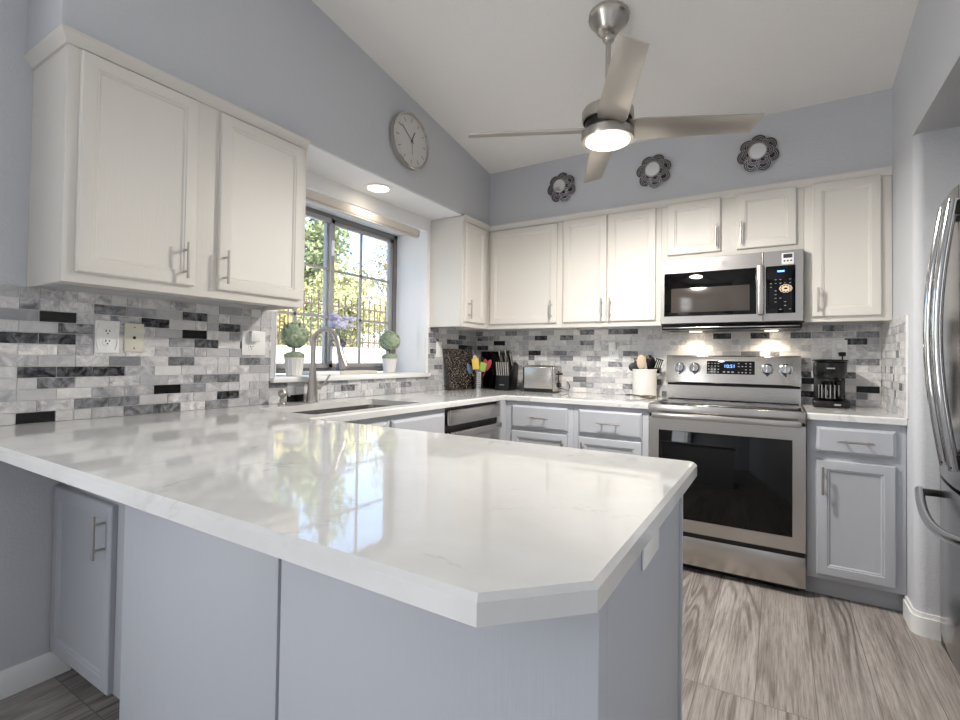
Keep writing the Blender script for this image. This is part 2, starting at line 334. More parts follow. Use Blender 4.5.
def splash(name, kind, a0, a1, over, cut=None, anchor=0.0, L=.108, extra=()):
    b = bmesh.new(); lay = b.loops.layers.float_color.new('shade'); H = (ZB-ZC)/12; g = .0014
    T = {'left': lambda u, z, o: (o, u, z), 'back': lambda u, z, o: (u, -o, z), 'right': lambda u, z, o: (W-o, u, z)}[kind]
    def slab(u0, u1, z0, z1, o0, o1, cc, mi):
        if u1-u0 < .004 or z1-z0 < .004: return
        q = [T(u, z, o) for o in (o0, o1) for (u, z) in ((u0, z0), (u1, z0), (u1, z1), (u0, z1))]
        vs = [b.verts.new(p_) for p_ in q]
        fs = [(4, 5, 6, 7), (0, 1, 5, 4), (1, 2, 6, 5), (2, 3, 7, 6), (3, 0, 4, 7), (3, 2, 1, 0)]
        for f_ in fs:
            fc = b.faces.new([vs[i] for i in f_]); fc.material_index = mi
            for lp in fc.loops: lp[lay] = cc
    def clipped(u0, u1, z0, z1, o0, o1, cc, mi):
        segs = [(u0, u1, z0, z1)]
        if cut:
            c0, c1, cz = cut
            out = []
            for (p0, p1, q0, q1) in segs:
                if q1 <= cz: out.append((p0, p1, q0, q1)); continue
                if p0 < c0: out.append((p0, min(p1, c0), q0, q1))
                if p1 > c1: out.append((max(p0, c1), p1, q0, q1))
                if q0 < cz-.003 and p1 > c0 and p0 < c1: out.append((max(p0, c0), min(p1, c1), q0, cz))
            segs = out
        for sg in segs: slab(*sg, o0, o1, cc, mi)
    if cut: 
        slab(a0, cut[0], ZC, ZB, 0.0005, .0048, (.5, .5, .5, 1), 1); slab(cut[1], a1, ZC, ZB, 0.0005, .0048, (.5, .5, .5, 1), 1); slab(cut[0], cut[1], ZC, cut[2], 0.0005, .0048, (.5, .5, .5, 1), 1)
    else: slab(a0, a1, ZC-.0, ZB, 0.0005, .0048, (.5, .5, .5, 1), 1)
    for r in range(12):
        z0, z1 = ZC+r*H, ZC+(r+1)*H
        u = anchor - 80*L + (r % 2)*L/2
        while u < a1:
            lens = [L] if random.random() > .16 or any(u <= q[0] < u+L and z0 <= q[1] < z1 for q in over) else [L/2, L/2]
            for ln in lens:
                u0, u1 = max(u, a0), min(u+ln, a1)
                if u1 > u0+.004:
                    t = random.random()
                    sh = random.choice([.5, .58, .62, .66, .7, .74, .8]) + random.uniform(-.03, .03) + {'left': .01, 'back': .12, 'right': .16}[kind]  # back and right tiles coloured lighter to offset the shadow under the cabinets
                    if t < .05: sh = random.uniform(.3, .42)
                    vn_ = random.choice([.12, .25, .4, .6])
                    for (oy, oz, s_) in over:
                        if u <= oy < u+ln and z0 <= oz < z1: sh = s_; vn_ = .04 if s_ < .06 else .45
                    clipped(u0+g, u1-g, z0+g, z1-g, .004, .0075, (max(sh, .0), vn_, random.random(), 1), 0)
                u += ln
    for c in b.faces: pass
    bmesh.ops.recalc_face_normals(b, faces=b.faces)
    me = bpy.data.meshes.new(name); b.to_mesh(me); b.free(); me.materials.append(M['marble_tile'].m); me.materials.append(M['grout'].m)
    o = bpy.data.objects.new(name, me); col.objects.link(o); o['kind'] = 'structure'; return o
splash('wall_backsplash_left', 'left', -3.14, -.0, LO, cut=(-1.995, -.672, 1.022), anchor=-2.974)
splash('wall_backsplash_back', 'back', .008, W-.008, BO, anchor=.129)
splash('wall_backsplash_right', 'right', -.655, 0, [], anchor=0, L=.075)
struct(MB().box(W-.010, W, -.661, -.655, ZC, ZB, .002), 'trim_5', 'trim_paint')

# crown mouldings (structure trims)
cp = [(0, -.038), (.006, -.036), (.010, -.024), (.020, -.010), (.024, -.004), (.024, .004), (0, .004)]
def crown(b, pts):
    """sweep the crown profile along a path in plan, offset to its right-hand side"""
    pts = [Vector((*q, 0)) for q in pts]; bm = bmesh.new(); R_ = []
    for i, q in enumerate(pts):
        ds = []
        if i > 0: ds.append((pts[i]-pts[i-1]).normalized())
        if i < len(pts)-1: ds.append((pts[i+1]-pts[i]).normalized())
        ns = [Vector((d.y, -d.x, 0)) for d in ds]
        n = sum(ns, Vector()).normalized(); k = 1/max(.3, n.dot(ns[0]))
        R_.append([bm.verts.new(q+n*k*a+Vector((0, 0, ZT+c))) for a, c in cp])
    for a, q in zip(R_, R_[1:]):
        for i in range(len(cp)): bm.faces.new((a[i], a[(i+1) % len(cp)], q[(i+1) % len(cp)], q[i]))
    bm.faces.new(R_[0]); bm.faces.new(list(reversed(R_[-1]))); bmesh.ops.recalc_face_normals(bm, faces=bm.faces); b._merge(bm)
b = MB(); crown(b, [(D, -2.029), (D, -2.029)][:0] + [(0.0, -2.955), (D, -2.955), (D, -2.029)][::1]); struct(b, 'trim_1', 'upper_cabinet_paint')
b = MB(); crown(b, [(D, -.664), (D, -D), (W-.001, -D)]); struct(b, 'trim_2', 'upper_cabinet_paint')

# ------------------------------------------------------------------ window
wt = thing('window_1', 'grey aluminium two-panel grid window over the sink', 'window', (-.30, -1.33, 1.05)); wt['kind'] = 'structure'
for k in ('label', 'category'): del wt[k]
zb_, zt_ = 1.056, WZ1-.004
b = MB(); x0, x1 = -.335, -.285
b.box(x0, x1, Y0, Y1, zb_, zb_+.035, .003).box(x0, x1, Y0, Y1, zt_-.035, zt_, .003).box(x0, x1, Y1-.042, Y1-.003, zb_, zt_, .003).box(x0, x1, Y0+.003, Y0+.04, zb_, zt_, .003)
b.build('window_frame', 'window_metal_dark', wt)
yc = -1.355
for nm, (a0, a1) in (('sash', (Y0+.035, yc+.02)), ('sash', (yc-.03, Y1-.04))):
    b = MB(); xo = (-.30, -.272) if a0 < -1.5 else (-.325, -.295)
    for (p0, p1, q0, q1) in ((a0, a1, zb_+.03, zb_+.062), (a0, a1, zt_-.062, zt_-.03), (a0, a0+.036, zb_+.03, zt_-.03), (a1-.036, a1, zb_+.03, zt_-.03)):
        b.box(xo[0], xo[1], p0, p1, q0, q1, .003)
    s_ = b.build(nm, 'window_metal', wt)
    b = MB(); ym = (a0+a1)/2; xm = (xo[0]+xo[1])/2
    b.box(xm-.006, xm+.006, ym-.009, ym+.009, zb_+.05, zt_-.05)
    for q in (1, 2):
        zz = zb_+.05+(zt_-zb_-.1)*q/3; b.box(xm-.006, xm+.006, a0+.02, a1-.02, zz-.008, zz+.008)
    b.build('muntin', 'window_metal', s_)
    MB().box(xm-.002, xm+.002, a0+.03, a1-.03, zb_+.055, zt_-.055).build('glass', 'clear_glass', s_)
b = MB(); b.box(-.272, -.258, yc-.012, yc+.008, 1.82, 1.92, .004).build('latch', 'white_plastic', wt)
b = MB(); b.box(-.272, -.262, yc-.004, yc+.012, 1.13, 1.23, .003).build('latch', 'white_plastic', wt)
t = thing('window_blind', 'slim beige blind cassette mounted across the top of the sink window', 'blind', (.02, -1.35, 2.02))
b = MB(); b.box(.007, .042, -1.955, -.845, 2.022, 2.076, .01); b.build('headrail', 'blind_fabric', t)
b = MB(); b.box(.012, .036, -.845, -.835, 2.026, 2.072, .003); b.build('end_cap', 'bronze', t)
b = MB(); b.box(.010, .040, -1.95, -.85, 2.012, 2.020, .003); b.build('bottom_bar', 'blind_fabric', t)
t = MB(); t.tube([(.03, -.74, 2.06), (.031, -.742, 1.6), (.03, -.741, 1.12)], .0015, 6); t.box(.026, .034, -.745, -.737, 1.09, 1.13, .002)
t.build('blind_cord', 'white_plastic', None, 'thin white blind cord hanging down the right jamb of the window', 'cord')

# ------------------------------------------------------------------ cabinets
def bar_handle(mb, x, z, ln, vertical=True, y=-.02, off=.032, r=.0055):
    if vertical:
        mb.cyl((x, y-off, z), (x, y-off, z+ln), r, n=12)
        for q in (.2, .8): mb.cyl((x, y, z+ln*q), (x, y-off, z+ln*q), r*.8, n=10)
    else:
        mb.cyl((x, y-off, z), (x+ln, y-off, z), r, n=12)
        for q in (.2, .8): mb.cyl((x+ln*q, y, z), (x+ln*q, y-off, z), r*.8, n=10)
    return mb
def door(parent, T, x0, z0, wd, ht, mat, handle=None, hl=.135):
    d = MB(T).rings(x0, z0, wd, ht, [(0, 0), (0, -.015), (.004, -.019), (.010, -.02), (.042, -.02), (.045, -.0165), (.050, -.0165), (.055, -.011), (.058, -.0105)]).build('door', mat, parent)
    if handle: bar_handle(MB(T), x0+handle[0], z0+handle[1], hl).build('handle', 'brushed_nickel', d)
    return d
def drawer(parent, T, x0, z0, wd, ht, mat, hx=None, hl=.14):
    d = MB(T).rings(x0, z0, wd, ht, [(0, 0), (0, -.013), (.008, -.017), (.012, -.02)]).build('drawer', mat, parent)
    if hx is not None: bar_handle(MB(T), x0+hx, z0+ht/2, hl, False, r=.005).build('handle', 'brushed_nickel', d)
    return d
UP, LOW = 'upper_cabinet_paint', 'lower_cabinet_paint'
def body(parent, T, wd, dp, z0, z1, mat, rail=True):
    """carcass behind local y=0 with its face frame; the bottom is recessed behind the frame"""
    b = MB(T); b.box(.012, wd-.012, .018, dp-.001, z0+.022, z1-.001); b.box(0, .0125, .0185, dp, z0, z1-.0005); b.box(wd-.0125, wd, .0185, dp, z0, z1-.0005)
    b.box(0, wd, 0, .019, z0, z1, .0015)
    return b.build('carcass', mat, parent)
# upper left cabinet (faces +X): local x -> world y
T = frame(D, -2.954, 0, PI/2)
t = thing('wall_cabinet', 'large white two-door wall cabinet on the left wall before the window', 'cabinet', (D/2, -2.49, ZB))
body(t, T, .926, D-.001, ZB, ZT-.001, UP)
door(t, T, .032, 1.425, .374, .718, UP, (.33, .022)); door(t, T, .497, 1.425, .402, .718, UP, (.022, .022))
# small left wall cabinet past the window
T = frame(D, -.665, 0, PI/2)
t = thing('wall_cabinet', 'narrow white wall cabinet between window and room corner', 'cabinet', (D/2, -.47, ZB))
body(t, T, .665-D-.002, D-.001, ZB, ZT-.001, UP)
door(t, T, .022, 1.425, .275, .718, UP, (.03, .022))
def back_upper(x0, x1, z0, doors, label, dp=D-.001):
    T = frame(x0, -D, 0, 0)
    t = thing('wall_cabinet', label, 'cabinet', ((x0+x1)/2, -D/2, z0))
    body(t, T, x1-x0, dp, z0, ZT-.001, UP)
    for (a0, a1, q0, q1, hx) in doors: door(t, T, a0-x0, q0, a1-a0, q1-q0, UP, (hx-a0, .022))
    return t
back_upper(.004, .905, ZB, [(.318, .868, 1.425, 2.143, .835)], 'white corner wall cabinet with one wide door on the back wall')
back_upper(.906, 1.583, ZB, [(.918, 1.229, 1.425, 2.15, 1.205), (1.238, 1.550, 1.425, 2.15, 1.262)], 'tall white wall cabinet with paired doors left of the microwave')
back_upper(1.584, 2.349, 1.797, [(1.622, 1.927, 1.832, 2.16, 1.905), (2.014, 2.313, 1.832, 2.16, 2.037)], 'short white wall cabinet with two small doors above the microwave')
back_upper(2.350, W-.002, ZB, [(2.388, 2.688, 1.418, 2.158, 2.413)], 'single-door white wall cabinet right of the microwave')
# lower cabinets on the back wall
def lower(x0, x1, label, parts, name='base_cabinet'):
    T = frame(x0, -.61, 0, 0)
    t = thing(name, label, 'cabinet', ((x0+x1)/2, -.3, 0))
    b = MB(T); b.box(0, x1-x0, .0, .598, .10, .880, .0015); b.build('carcass', LOW, t)
    MB(T).box(0, x1-x0, .06, .07, 0.0, .10).build('toe_kick', 'dark_grey_plastic' if False else LOW, t)
    for pz in parts:
        if pz[0] == 'drawer': drawer(t, T, pz[1]-x0, pz[3], pz[2]-pz[1], pz[4]-pz[3], LOW, pz[5])
        else: door(t, T, pz[1]-x0, pz[3], pz[2]-pz[1], pz[4]-pz[3], LOW, (pz[5], pz[4]-pz[3]-.165))
    return t
lower(.632, 1.118, 'grey base cabinet below the toaster with drawer over door', [('drawer', .686, 1.084, .703, .852, .135), ('door', .686, 1.084, .125, .682, .37)])
lower(1.119, 1.582, 'grey base cabinet below the white crock with drawer over door', [('drawer', 1.158, 1.545, .703, .852, .125), ('door', 1.158, 1.545, .125, .682, .03)])
lower(2.350, W-.002, 'grey base cabinet with drawer over door below the coffee maker', [('drawer', 2.390, 2.696, .723, .848, .082), ('door', 2.390, 2.694, .125, .686, .024)])
# left run (faces +X): sink base
T = frame(.61, -2.26, 0, PI/2)
t = thing('sink_cabinet', 'grey sink base cabinet with false drawer front under the window', 'cabinet', (.3, -1.78, 0))
b = MB(T); b.box(0, .96, 0, .02, .10, .88, .0015).box(0, .96, .02, .598, .10, .62).box(0, .02, .02, .598, .1, .88).box(.94, .96, .02, .598, .1, .88); b.build('carcass', LOW, t)
MB(T).box(0, .96, .06, .07, 0, .10).build('toe_kick', LOW, t)
d = drawer(t, T, .50, .70, .43, .15, LOW); d.name = 'false_drawer_front'
MB(T).sphere((.63, -.032, .775), .014, n=16).cyl((.63, -.02, .775), (.63, -.032, .775), .006).build('knob', 'brushed_nickel', d)
d2 = drawer(t, T, .03, .70, .43, .15, LOW); d2.name = 'false_drawer_front'
for a in (.03, .50): door(t, T, a, .125, .43, .555, LOW, (.03 if a > .2 else .4, .39))
# dishwasher
T = frame(.61, -1.297, 0, PI/2)
t = thing('dishwasher', 'stainless steel dishwasher under the counter near the corner', 'dishwasher', (.3, -.99, 0))
MB(T).box(0, .604, .005, .57, .02, .872).build('body', 'black_plastic', t)
MB(T).box(.012, .592, -.022, .004, .10, .735, .004).build('door', 'stainless_steel', t)
d = MB(T).box(.012, .592, -.030, .004, .775, .862, .006).build('control_panel', 'stainless_steel', t)
MB(T).box(.02, .584, -.052, -.022, .705, .742, .008).build('handle', 'stainless_steel', t)
MB(T).box(.0, .604, -.002, .004, .02, .095).build('toe_kick', 'black_plastic', t)
MB().box(.598, .636, -.690, -.612, .10, .88).build('corner_filler', LOW, None, 'grey vertical filler strip between dishwasher and corner drawers', 'cabinet filler')

# peninsula
t = thing('peninsula_cabinet', 'grey cabinet recessed at left under the peninsula overhang, one door', 'cabinet', (.3, -2.6, 0))
T = frame(.003, -2.845, 0, 0)
b = MB(T); b.box(0, .722, 0, .575, .095, .880, .002); b.build('carcass', LOW, t)
MB(T).box(0, .722, .07, .08, 0, .095).build('toe_kick', LOW, t)
door(t, T, .006, .10, .445, .585, LOW, (.41, .42))
MB(T).box(.50, .72, -.001, .004, 0, .88).build('stile', LOW, t)
t = thing('kitchen_island', 'grey panelled base carrying the right part of the peninsula counter', 'peninsula', (1.4, -2.6, 0))
MB().box(.730, 2.005, -2.875, -2.285, 0, .880).build('carcass', LOW, t)
MB().box(.727, 1.375, -2.943, -2.90, 0, .880, .003).box(.735, 1.372, -2.90, -2.876, 0, .88).build('back_panel', LOW, t)
MB().box(1.386, 2.032, -2.945, -2.902, 0, .880, .003).box(1.389, 2.0, -2.902, -2.876, 0, .88).build('back_panel', LOW, t)
MB().box(2.006, 2.024, -2.901, -2.298, 0, .880, .002).build('end_panel', LOW, t)
MB().box(2.004, 2.031, -2.297, -2.283, 0, .880, .003).build('corner_post', LOW, t)
MB().box(2.008, 2.031, -2.3, -2.9005, .866, .8805).build('moulding', LOW, t)

# ------------------------------------------------------------------ countertops
def offset_poly(pts, ds):
    """move every edge i (pts[i]->pts[i+1]) inward by ds[i]; polygon counter-clockwise"""
    n = len(pts); out = []
    for i in range(n):
        p0, p1, p2 = Vector(pts[i-1]), Vector(pts[i]), Vector(pts[(i+1) % n])
        d1, d2 = (p1-p0).normalized(), (p2-p1).normalized(); n1, n2 = Vector((-d1.y, d1.x)), Vector((-d2.y, d2.x))
        a, c = p1+n1*ds[i-1], p1+n2*ds[i]
        cr = d1.x*d2.y-d1.y*d2.x
        if abs(cr) < 1e-6: out.append(a); continue
        k = ((c-a).x*d2.y-(c-a).y*d2.x)/cr; out.append(a+d1*k)
    return [tuple(q) for q in out]
def slab_top(pts, ds, z0, z1, bev, hole=None):
    bm = bmesh.new(); inn = offset_poly(pts, ds)
    def loop(P, z): return [bm.verts.new((x, y, z)) for x, y in P]
    A, B, C = loop(inn, z1), loop(pts, z1-bev), loop(pts, z0); n = len(pts)
    def wall(P, Q):
        m_ = len(P)
        for i in range(m_): bm.faces.new((P[i], P[(i+1) % m_], Q[(i+1) % m_], Q[i]))
    wall(A, B); wall(B, C)
    def edges(P): return [bm.edges.get((P[i], P[(i+1) % len(P)])) or bm.edges.new((P[i], P[(i+1) % len(P)])) for i in range(len(P))]
    eA, eC = edges(A), edges(C)
    if hole:
        h1, h0 = loop(hole, z1), loop(hole, z0); wall(h1, h0); eA += edges(h1); eC += edges(h0)
    bmesh.ops.triangle_fill(bm, edges=eA, use_beauty=True); bmesh.ops.triangle_fill(bm, edges=eC, use_beauty=True)
    bmesh.ops.recalc_face_normals(bm, faces=bm.faces); return bm
X1, CF, P1, P2 = 2.060, .632, -3.140, -2.255
pts = [(0.009, -3.14), (X1-.0973, P1), (X1, P1+.099), (X1, P2-.014), (X1-.014, P2), (CF, P2), (CF, -CF), (1.582, -CF), (1.582, -.009), (.009, -.009)]
ds = [.007, .007, .007, .007, .007, .007, .007, 0, 0, 0]
def rr(x0, x1, y0, y1, r, n=6):
    o = []
    for cx, cy, a in ((x1-r, y1-r, 0), (x0+r, y1-r, 90), (x0+r, y0+r, 180), (x1-r, y0+r, 270)):
        o += [(cx+r*math.cos(math.radians(a+90*i/n)), cy+r*math.sin(math.radians(a+90*i/n))) for i in range(n+1)]
    return o
HX0, HX1, HY0, HY1 = .165, .545, -2.17, -1.435
b = MB(); b._merge(slab_top(pts, ds, .8815, ZC, .007, rr(HX0, HX1, HY0, HY1, .03)))
b.build('countertop', 'quartz', None, 'white veined quartz countertop spanning peninsula, sink run and back wall', 'countertop', smooth=20)
b = MB(); b._merge(slab_top([(2.350, -CF), (W-.001, -CF), (W-.001, -.009), (2.350, -.009)], [.006, 0, 0, 0], .8815, ZC, .006))
b.build('countertop', 'quartz', None, 'short white quartz countertop under the coffee maker', 'countertop', smooth=20)
# sink
t = thing('sink', 'stainless steel undermount sink sunk in the white counter', 'sink', (.35, -1.8, .66))
def loopmesh(levels, r):
    bm = bmesh.new(); L = [[bm.verts.new((x, y, z)) for x, y in rr(a0, a1, c0, c1, r)] for (a0, a1, c0, c1, z) in levels]
    for P_, Q_ in zip(L, L[1:]):
        for i in range(len(P_)): bm.faces.new((P_[i], P_[(i+1) % len(P_)], Q_[(i+1) % len(P_)], Q_[i]))
    bm.faces.new(L[-1]); bmesh.ops.recalc_face_normals(bm, faces=bm.faces); bmesh.ops.reverse_faces(bm, faces=bm.faces); return bm
e = .012
b = MB(); b._merge(loopmesh([(HX0-e, HX1+e, HY0-e, HY1+e, .8805), (HX0+.004, HX1-.004, HY0+.004, HY1-.004, .8805), (HX0+.01, HX1-.01, HY0+.01, HY1-.01, .70), (HX0+.04, HX1-.04, HY0+.04, HY1-.04, .675)], .035))
b.build('basin', 'stainless_steel', t)
MB().lathe((.35, -1.62, .675), [(.045, 0), (.045, .004), (.03, .002), (.03, .001)]).build('drain', 'chrome', t)
# faucet
t = thing('faucet', 'brushed nickel gooseneck kitchen faucet behind the sink', 'faucet', (.078, -1.787, ZC))
fx, fy = .078, -1.787
MB().lathe((fx, fy, ZC), [(.031, 0), (.031, .006), (.029, .012), (.027, .05), (.024, .10), (.019, .15), (.0155, .19), (.0145, .20)]).build('body', 'brushed_nickel', t)
pth = [(fx, fy, ZC+.19), (fx, fy, 1.20)] + [(fx+.082-.082*math.cos(a), fy+.012*(1-math.cos(a)), 1.225+.082*math.sin(a)) for a in [PI*i/14 for i in range(0, 14)]]
pth += [(fx+.168, fy+.03, 1.20)]
MB().tube(pth, .0135, 16).build('spout', 'brushed_nickel', t)
MB().tube([(fx+.166, fy+.03, 1.212), (fx+.172, fy+.031, 1.185), (fx+.186, fy+.035, 1.145), (fx+.198, fy+.038, 1.108), (fx+.2, fy+.038, 1.10)], [.015, .0165, .021, .026, .0245], 20).build('spray_head', 'brushed_nickel', t)
h = MB().cyl((fx, fy+.015, .992), (fx, fy+.052, .992), .015, .013).build('handle_hub', 'brushed_nickel', t)
MB().tube([(fx, fy+.05, .99), (fx+.01, fy+.075, 1.015), (fx+.022, fy+.10, 1.06)], [.006, .0055, .005], 10).build('lever', 'brushed_nickel', t)
# soap dispenser
t = thing('soap_dispenser', 'small brushed nickel soap dispenser left of the faucet', 'soap dispenser', (.095, -1.985, ZC))
MB().lathe((.095, -1.985, ZC), [(.023, 0), (.023, .005), (.015, .012), (.014, .03), (.010, .036)]).build('body', 'brushed_nickel', t)
MB().lathe((.095, -1.985, ZC+.036), [(.010, 0), (.021, .012), (.0225, .024), (.017, .036), (.008, .042)]).tube([(.095, -1.985, .968), (.13, -1.98, .972), (.142, -1.979, .962)], .006, 10).build('pump', 'brushed_nickel', t)

# ------------------------------------------------------------------ text helper
def text(s, size, mat, parent, loc, rot, name, extrude=.0006):
    cu = bpy.data.curves.new(name, 'FONT'); cu.body = s; cu.size = size; cu.extrude = extrude; cu.align_x = 'CENTER'; cu.align_y = 'CENTER'
    o = bpy.data.objects.new(name, cu); col.objects.link(o)
    dg = bpy.context.evaluated_depsgraph_get(); me = bpy.data.meshes.new_from_object(o.evaluated_get(dg)); bpy.data.objects.remove(o)
    me.transform(Matrix.Translation(loc) @ rot); q = MB(); q.bm.from_mesh(me); bpy.data.meshes.remove(me)
    return q.build(name, mat, parent, smooth=0)
RB = Matrix.Rotation(PI/2, 4, 'X')                 # faces -Y
RL = Matrix.Rotation(PI/2, 4, 'Z') @ RB            # faces +X

# ------------------------------------------------------------------ range
t = thing('range', 'stainless steel electric range with black oven window', 'stove', (1.965, -.35, 0))
RX0, RX1 = 1.587, 2.346
MB().box(RX0, RX1, -.615, -.030, .03, .905).build('body', 'dark_steel', t)
MB().box(RX0+.03, RX1-.03, -.58, -.06, 0.0, .03).build('base', 'black_plastic', t)
b = MB(); b.box(RX0, RX1, -.662, -.640, .862, .917, .004); b.box(RX0, RX0+.015, -.64, -.06, .900, .917, .002); b.box(RX1-.015, RX1, -.64, -.06, .9, .917, .002); b.box(RX0, RX1, -.64, -.615, .88, .9155)
b.build('cooktop_rim', 'stainless_steel', t)
MB().box(RX0+.015, RX1-.015, -.64, -.10, .900, .9158, .001).build('cooktop', 'black_glass', t)
MB().box(RX0+.004, RX1-.004, -.640, -.615, .845, .862).build('vent_gap', 'slot_black', t)
d = MB(); d.rings(RX0, .215, RX1-RX0, .632, [(0, -.616), (0, -.645), (.004, -.650), (.055, -.650)]).build('oven_door', 'stainless_steel', t)
d = [o for o in t.children if o.name.startswith('oven_door')][0]
MB().box(1.645, 2.289, -.6535, -.6495, .288, .772, .002).build('oven_window', 'black_glass', d)
b = MB(); b.box(RX0+.028, RX1-.018, -.708, -.694, .842, .874, .006); b.box(RX0+.04, RX0+.065, -.695, -.645, .845, .866, .003); b.box(RX1-.055, RX1-.03, -.695, -.645, .845, .866, .003)
b.T = Matrix.Translation((0, 0, 0)); b.build('handle', 'stainless_steel', d)
MB().box(RX0+.004, RX1-.004, -.636, -.615, .195, .215).build('door_gap', 'slot_black', t)
MB().box(RX0, RX1, -.650, -.615, .042, .195, .004).build('storage_drawer', 'stainless_steel', t)
b = MB(); b.prism([(-.012, .917), (-.095, .917), (-.095, 1.005), (-.012, 1.005)], RX0-.004, RX1-.004, 'x'); b.build('backguard_base', 'stainless_steel', t)
MB().box(RX0, RX1-.008, -.086, -.012, 1.004, 1.022).build('backguard_vent', 'slot_black', t)
g = MB().prism([(-.012, 1.020), (-.106, 1.020), (-.110, 1.026), (-.085, 1.196), (-.076, 1.202), (-.012, 1.202)], RX0-.006, RX1-.002, 'x', .0015).build('control_panel', 'stainless_steel', t)
tilt = math.atan2(.025, .170)
def gy(z): return -.110+(z-1.026)*(.025/.170)
TP = lambda x, z: Matrix.Translation((x, gy(z), z)) @ Matrix.Rotation(-tilt, 4, 'X')
MB(TP(1.966, 1.125)).box(-.136, .136, -.003, .002, -.042, .042, .002).build('display', 'black_glass', g)
dp = [o for o in g.children][0]
text('10:51', .030, 'blue_digits', dp, (1.962, gy(1.133)-.0045, 1.133), Matrix.Rotation(PI/2-tilt, 4, 'X'), 'clock_digits')
b = MB()
for i, x in enumerate([-.125, -.106, -.087, -.068, .048, .068, .088, .112]):
    for z in (-.03, -.012, .008, .026):
        if random.random() < .85: MB(TP(1.966+x, 1.125+z)).box(-.0045, .0045, -.0038, -.0028, -.0025, .0025).build('key', 'key_print', dp, smooth=0)
for x in (-.035, -.01, .014): MB(TP(1.966+x, 1.097)).box(-.007, .007, -.0038, -.0028, -.004, .004).build('key', 'key_print', dp, smooth=0)
for x in (1.666, 1.758, 2.169, 2.265):
    b = MB(TP(x, 1.118)); b.lathe((0, 0, 0), [(.036, 0), (.036, .003), (.030, .005), (.028, .018), (.024, .024), (.0, .025)], 28, (0, -1, 0), caps=False); b.box(-.0055, .0055, -.034, -.018, -.024, .024, .002)
    k = b.build('knob', 'chrome', g)
    MB(TP(x, 1.118)).prism([(-.010, -.033), (.010, -.033), (0, -.045)], -.002, 0, 'y').build('pointer_mark', 'slot_black', k)
# burners seen as faint printed rings
for x, y, r in ((1.78, -.46, .10), (2.16, -.46, .085), (1.78, -.22, .075), (2.16, -.22, .10)):
    MB().lathe((x, y, .9159), [(r, 0), (r, .0002), (r-.003, .0002), (r-.003, 0)], 40, caps=False).build('burner_ring', 'dark_grey_plastic', t)

# ------------------------------------------------------------------ microwave
t = thing('microwave_oven', 'stainless over-the-range microwave with black window hung above the range', 'microwave', (1.967, -.17, 1.376))
MX0, MX1, MZ0, MZ1 = 1.590, 2.345, 1.372, 1.794
MB().box(MX0, MX1, -.330, -.002, MZ0+.015, MZ1).build('body', 'dark_steel', t)
d = MB().rings(MX0, MZ0+.022, 2.150-MX0, MZ1-MZ0-.022, [(0, -.331), (0, -.347), (.003, -.351), (.02, -.351)]).build('door', 'stainless_steel', t)
MB().box(1.613, 2.118, -.3535, -.350, 1.440, 1.708, .0015).build('window_surround', 'black_glass', d)
wm = Mat('microwave_window', (66, 60, 56), .12, spec=.6); M['microwave_window'] = wm
MB().box(1.655, 2.085, -.3548, -.353, 1.462, 1.612, .001).build('window', 'microwave_window', d)
MB().box(2.124, 2.158, -.394, -.372, 1.432, 1.718, .007).box(2.130, 2.152, -.375, -.350, 1.44, 1.465, .002).box(2.130, 2.152, -.375, -.350, 1.685, 1.71, .002).build('handle', 'stainless_steel', d)
cpn = MB().rings(2.151, MZ0+.022, MX1-2.151, MZ1-MZ0-.022, [(0, -.331), (0, -.347), (.003, -.351), (.02, -.351)]).build('control_panel', 'stainless_steel', t)
MB().box(2.166, 2.308, -.3535, -.350, 1.440, 1.708, .003).build('keypad', 'black_glass', cpn)
kp = [o for o in cpn.children][0]
b = MB(); random.seed(5)
for i in range(5):
    for j in range(9):
        if random.random() < .55 and not (4 <= j <= 6 and i > 1): MB().box(2.186+i*.023, 2.195+i*.023, -.3541, -.3533, 1.46+j*.021, 1.4635+j*.021).build('key', 'key_print', kp, smooth=0)
MB().box(2.222, 2.256, -.3543, -.3533, 1.672, 1.682).build('display', 'blue_digits', kp, smooth=0)
# round woven-looking emblem on the keypad and a small maker's monogram on the door
b = MB()
for k in range(10):
    a = 2*PI*k/10; b.lathe((2.262+.022*math.cos(a), -.3536, 1.578+.014*math.sin(a)), [(.010, 0), (.010, .0012), (.0065, .0012), (.0065, 0)], 14, (0, -1, 0), caps=False)
b.lathe((2.262, -.3536, 1.578), [(.016, 0), (.016, .0014), (.009, .0014), (.009, 0)], 20, (0, -1, 0), caps=False)
b.build('dial_emblem', 'silicone_cream', kp)
b = MB(); b.lathe((1.955, -.3512, 1.748), [(.014, 0), (.014, .001), (.012, .001), (.012, 0)], 28, (0, -1, 0), caps=False); em = b.build('emblem_ring', 'chrome', d)
b = MB()
for s_ in (-1, 1): b.tube([(1.955+s_*.002, -.352, 1.754), (1.955+s_*.008, -.352, 1.751), (1.955+s_*.008, -.352, 1.745), (1.955+s_*.002, -.352, 1.742), (1.955+s_*.003, -.352, 1.748)], .0009, 6)
b.build('emblem_letters', 'chrome', em)
MB().prism([(-.346, 1.392), (-.325, 1.374), (-.32, 1.358), (-.02, 1.358), (-.02, 1.392)], MX0+.006, MX1-.006, 'x').build('vent_strip', 'black_plastic', t)
MB().box(MX0+.015, MX1-.015, -.342, -.330, 1.366, 1.373, .002).build('vent_louver', 'chrome', t)
for x in (1.76, 2.19): MB().box(x-.035, x+.035, -.10, -.05, 1.3565, 1.359).build('cooktop_lamp', 'lamp_glow', t)
for x in (1.76, 2.19): light('cooktop_lamp_light', 'SPOT', (x, -.10, 1.35), (0, .02, -1), 3.0, (1, .86, .66), spot_size=2.4, spot_blend=.6, shadow_soft_size=.02)
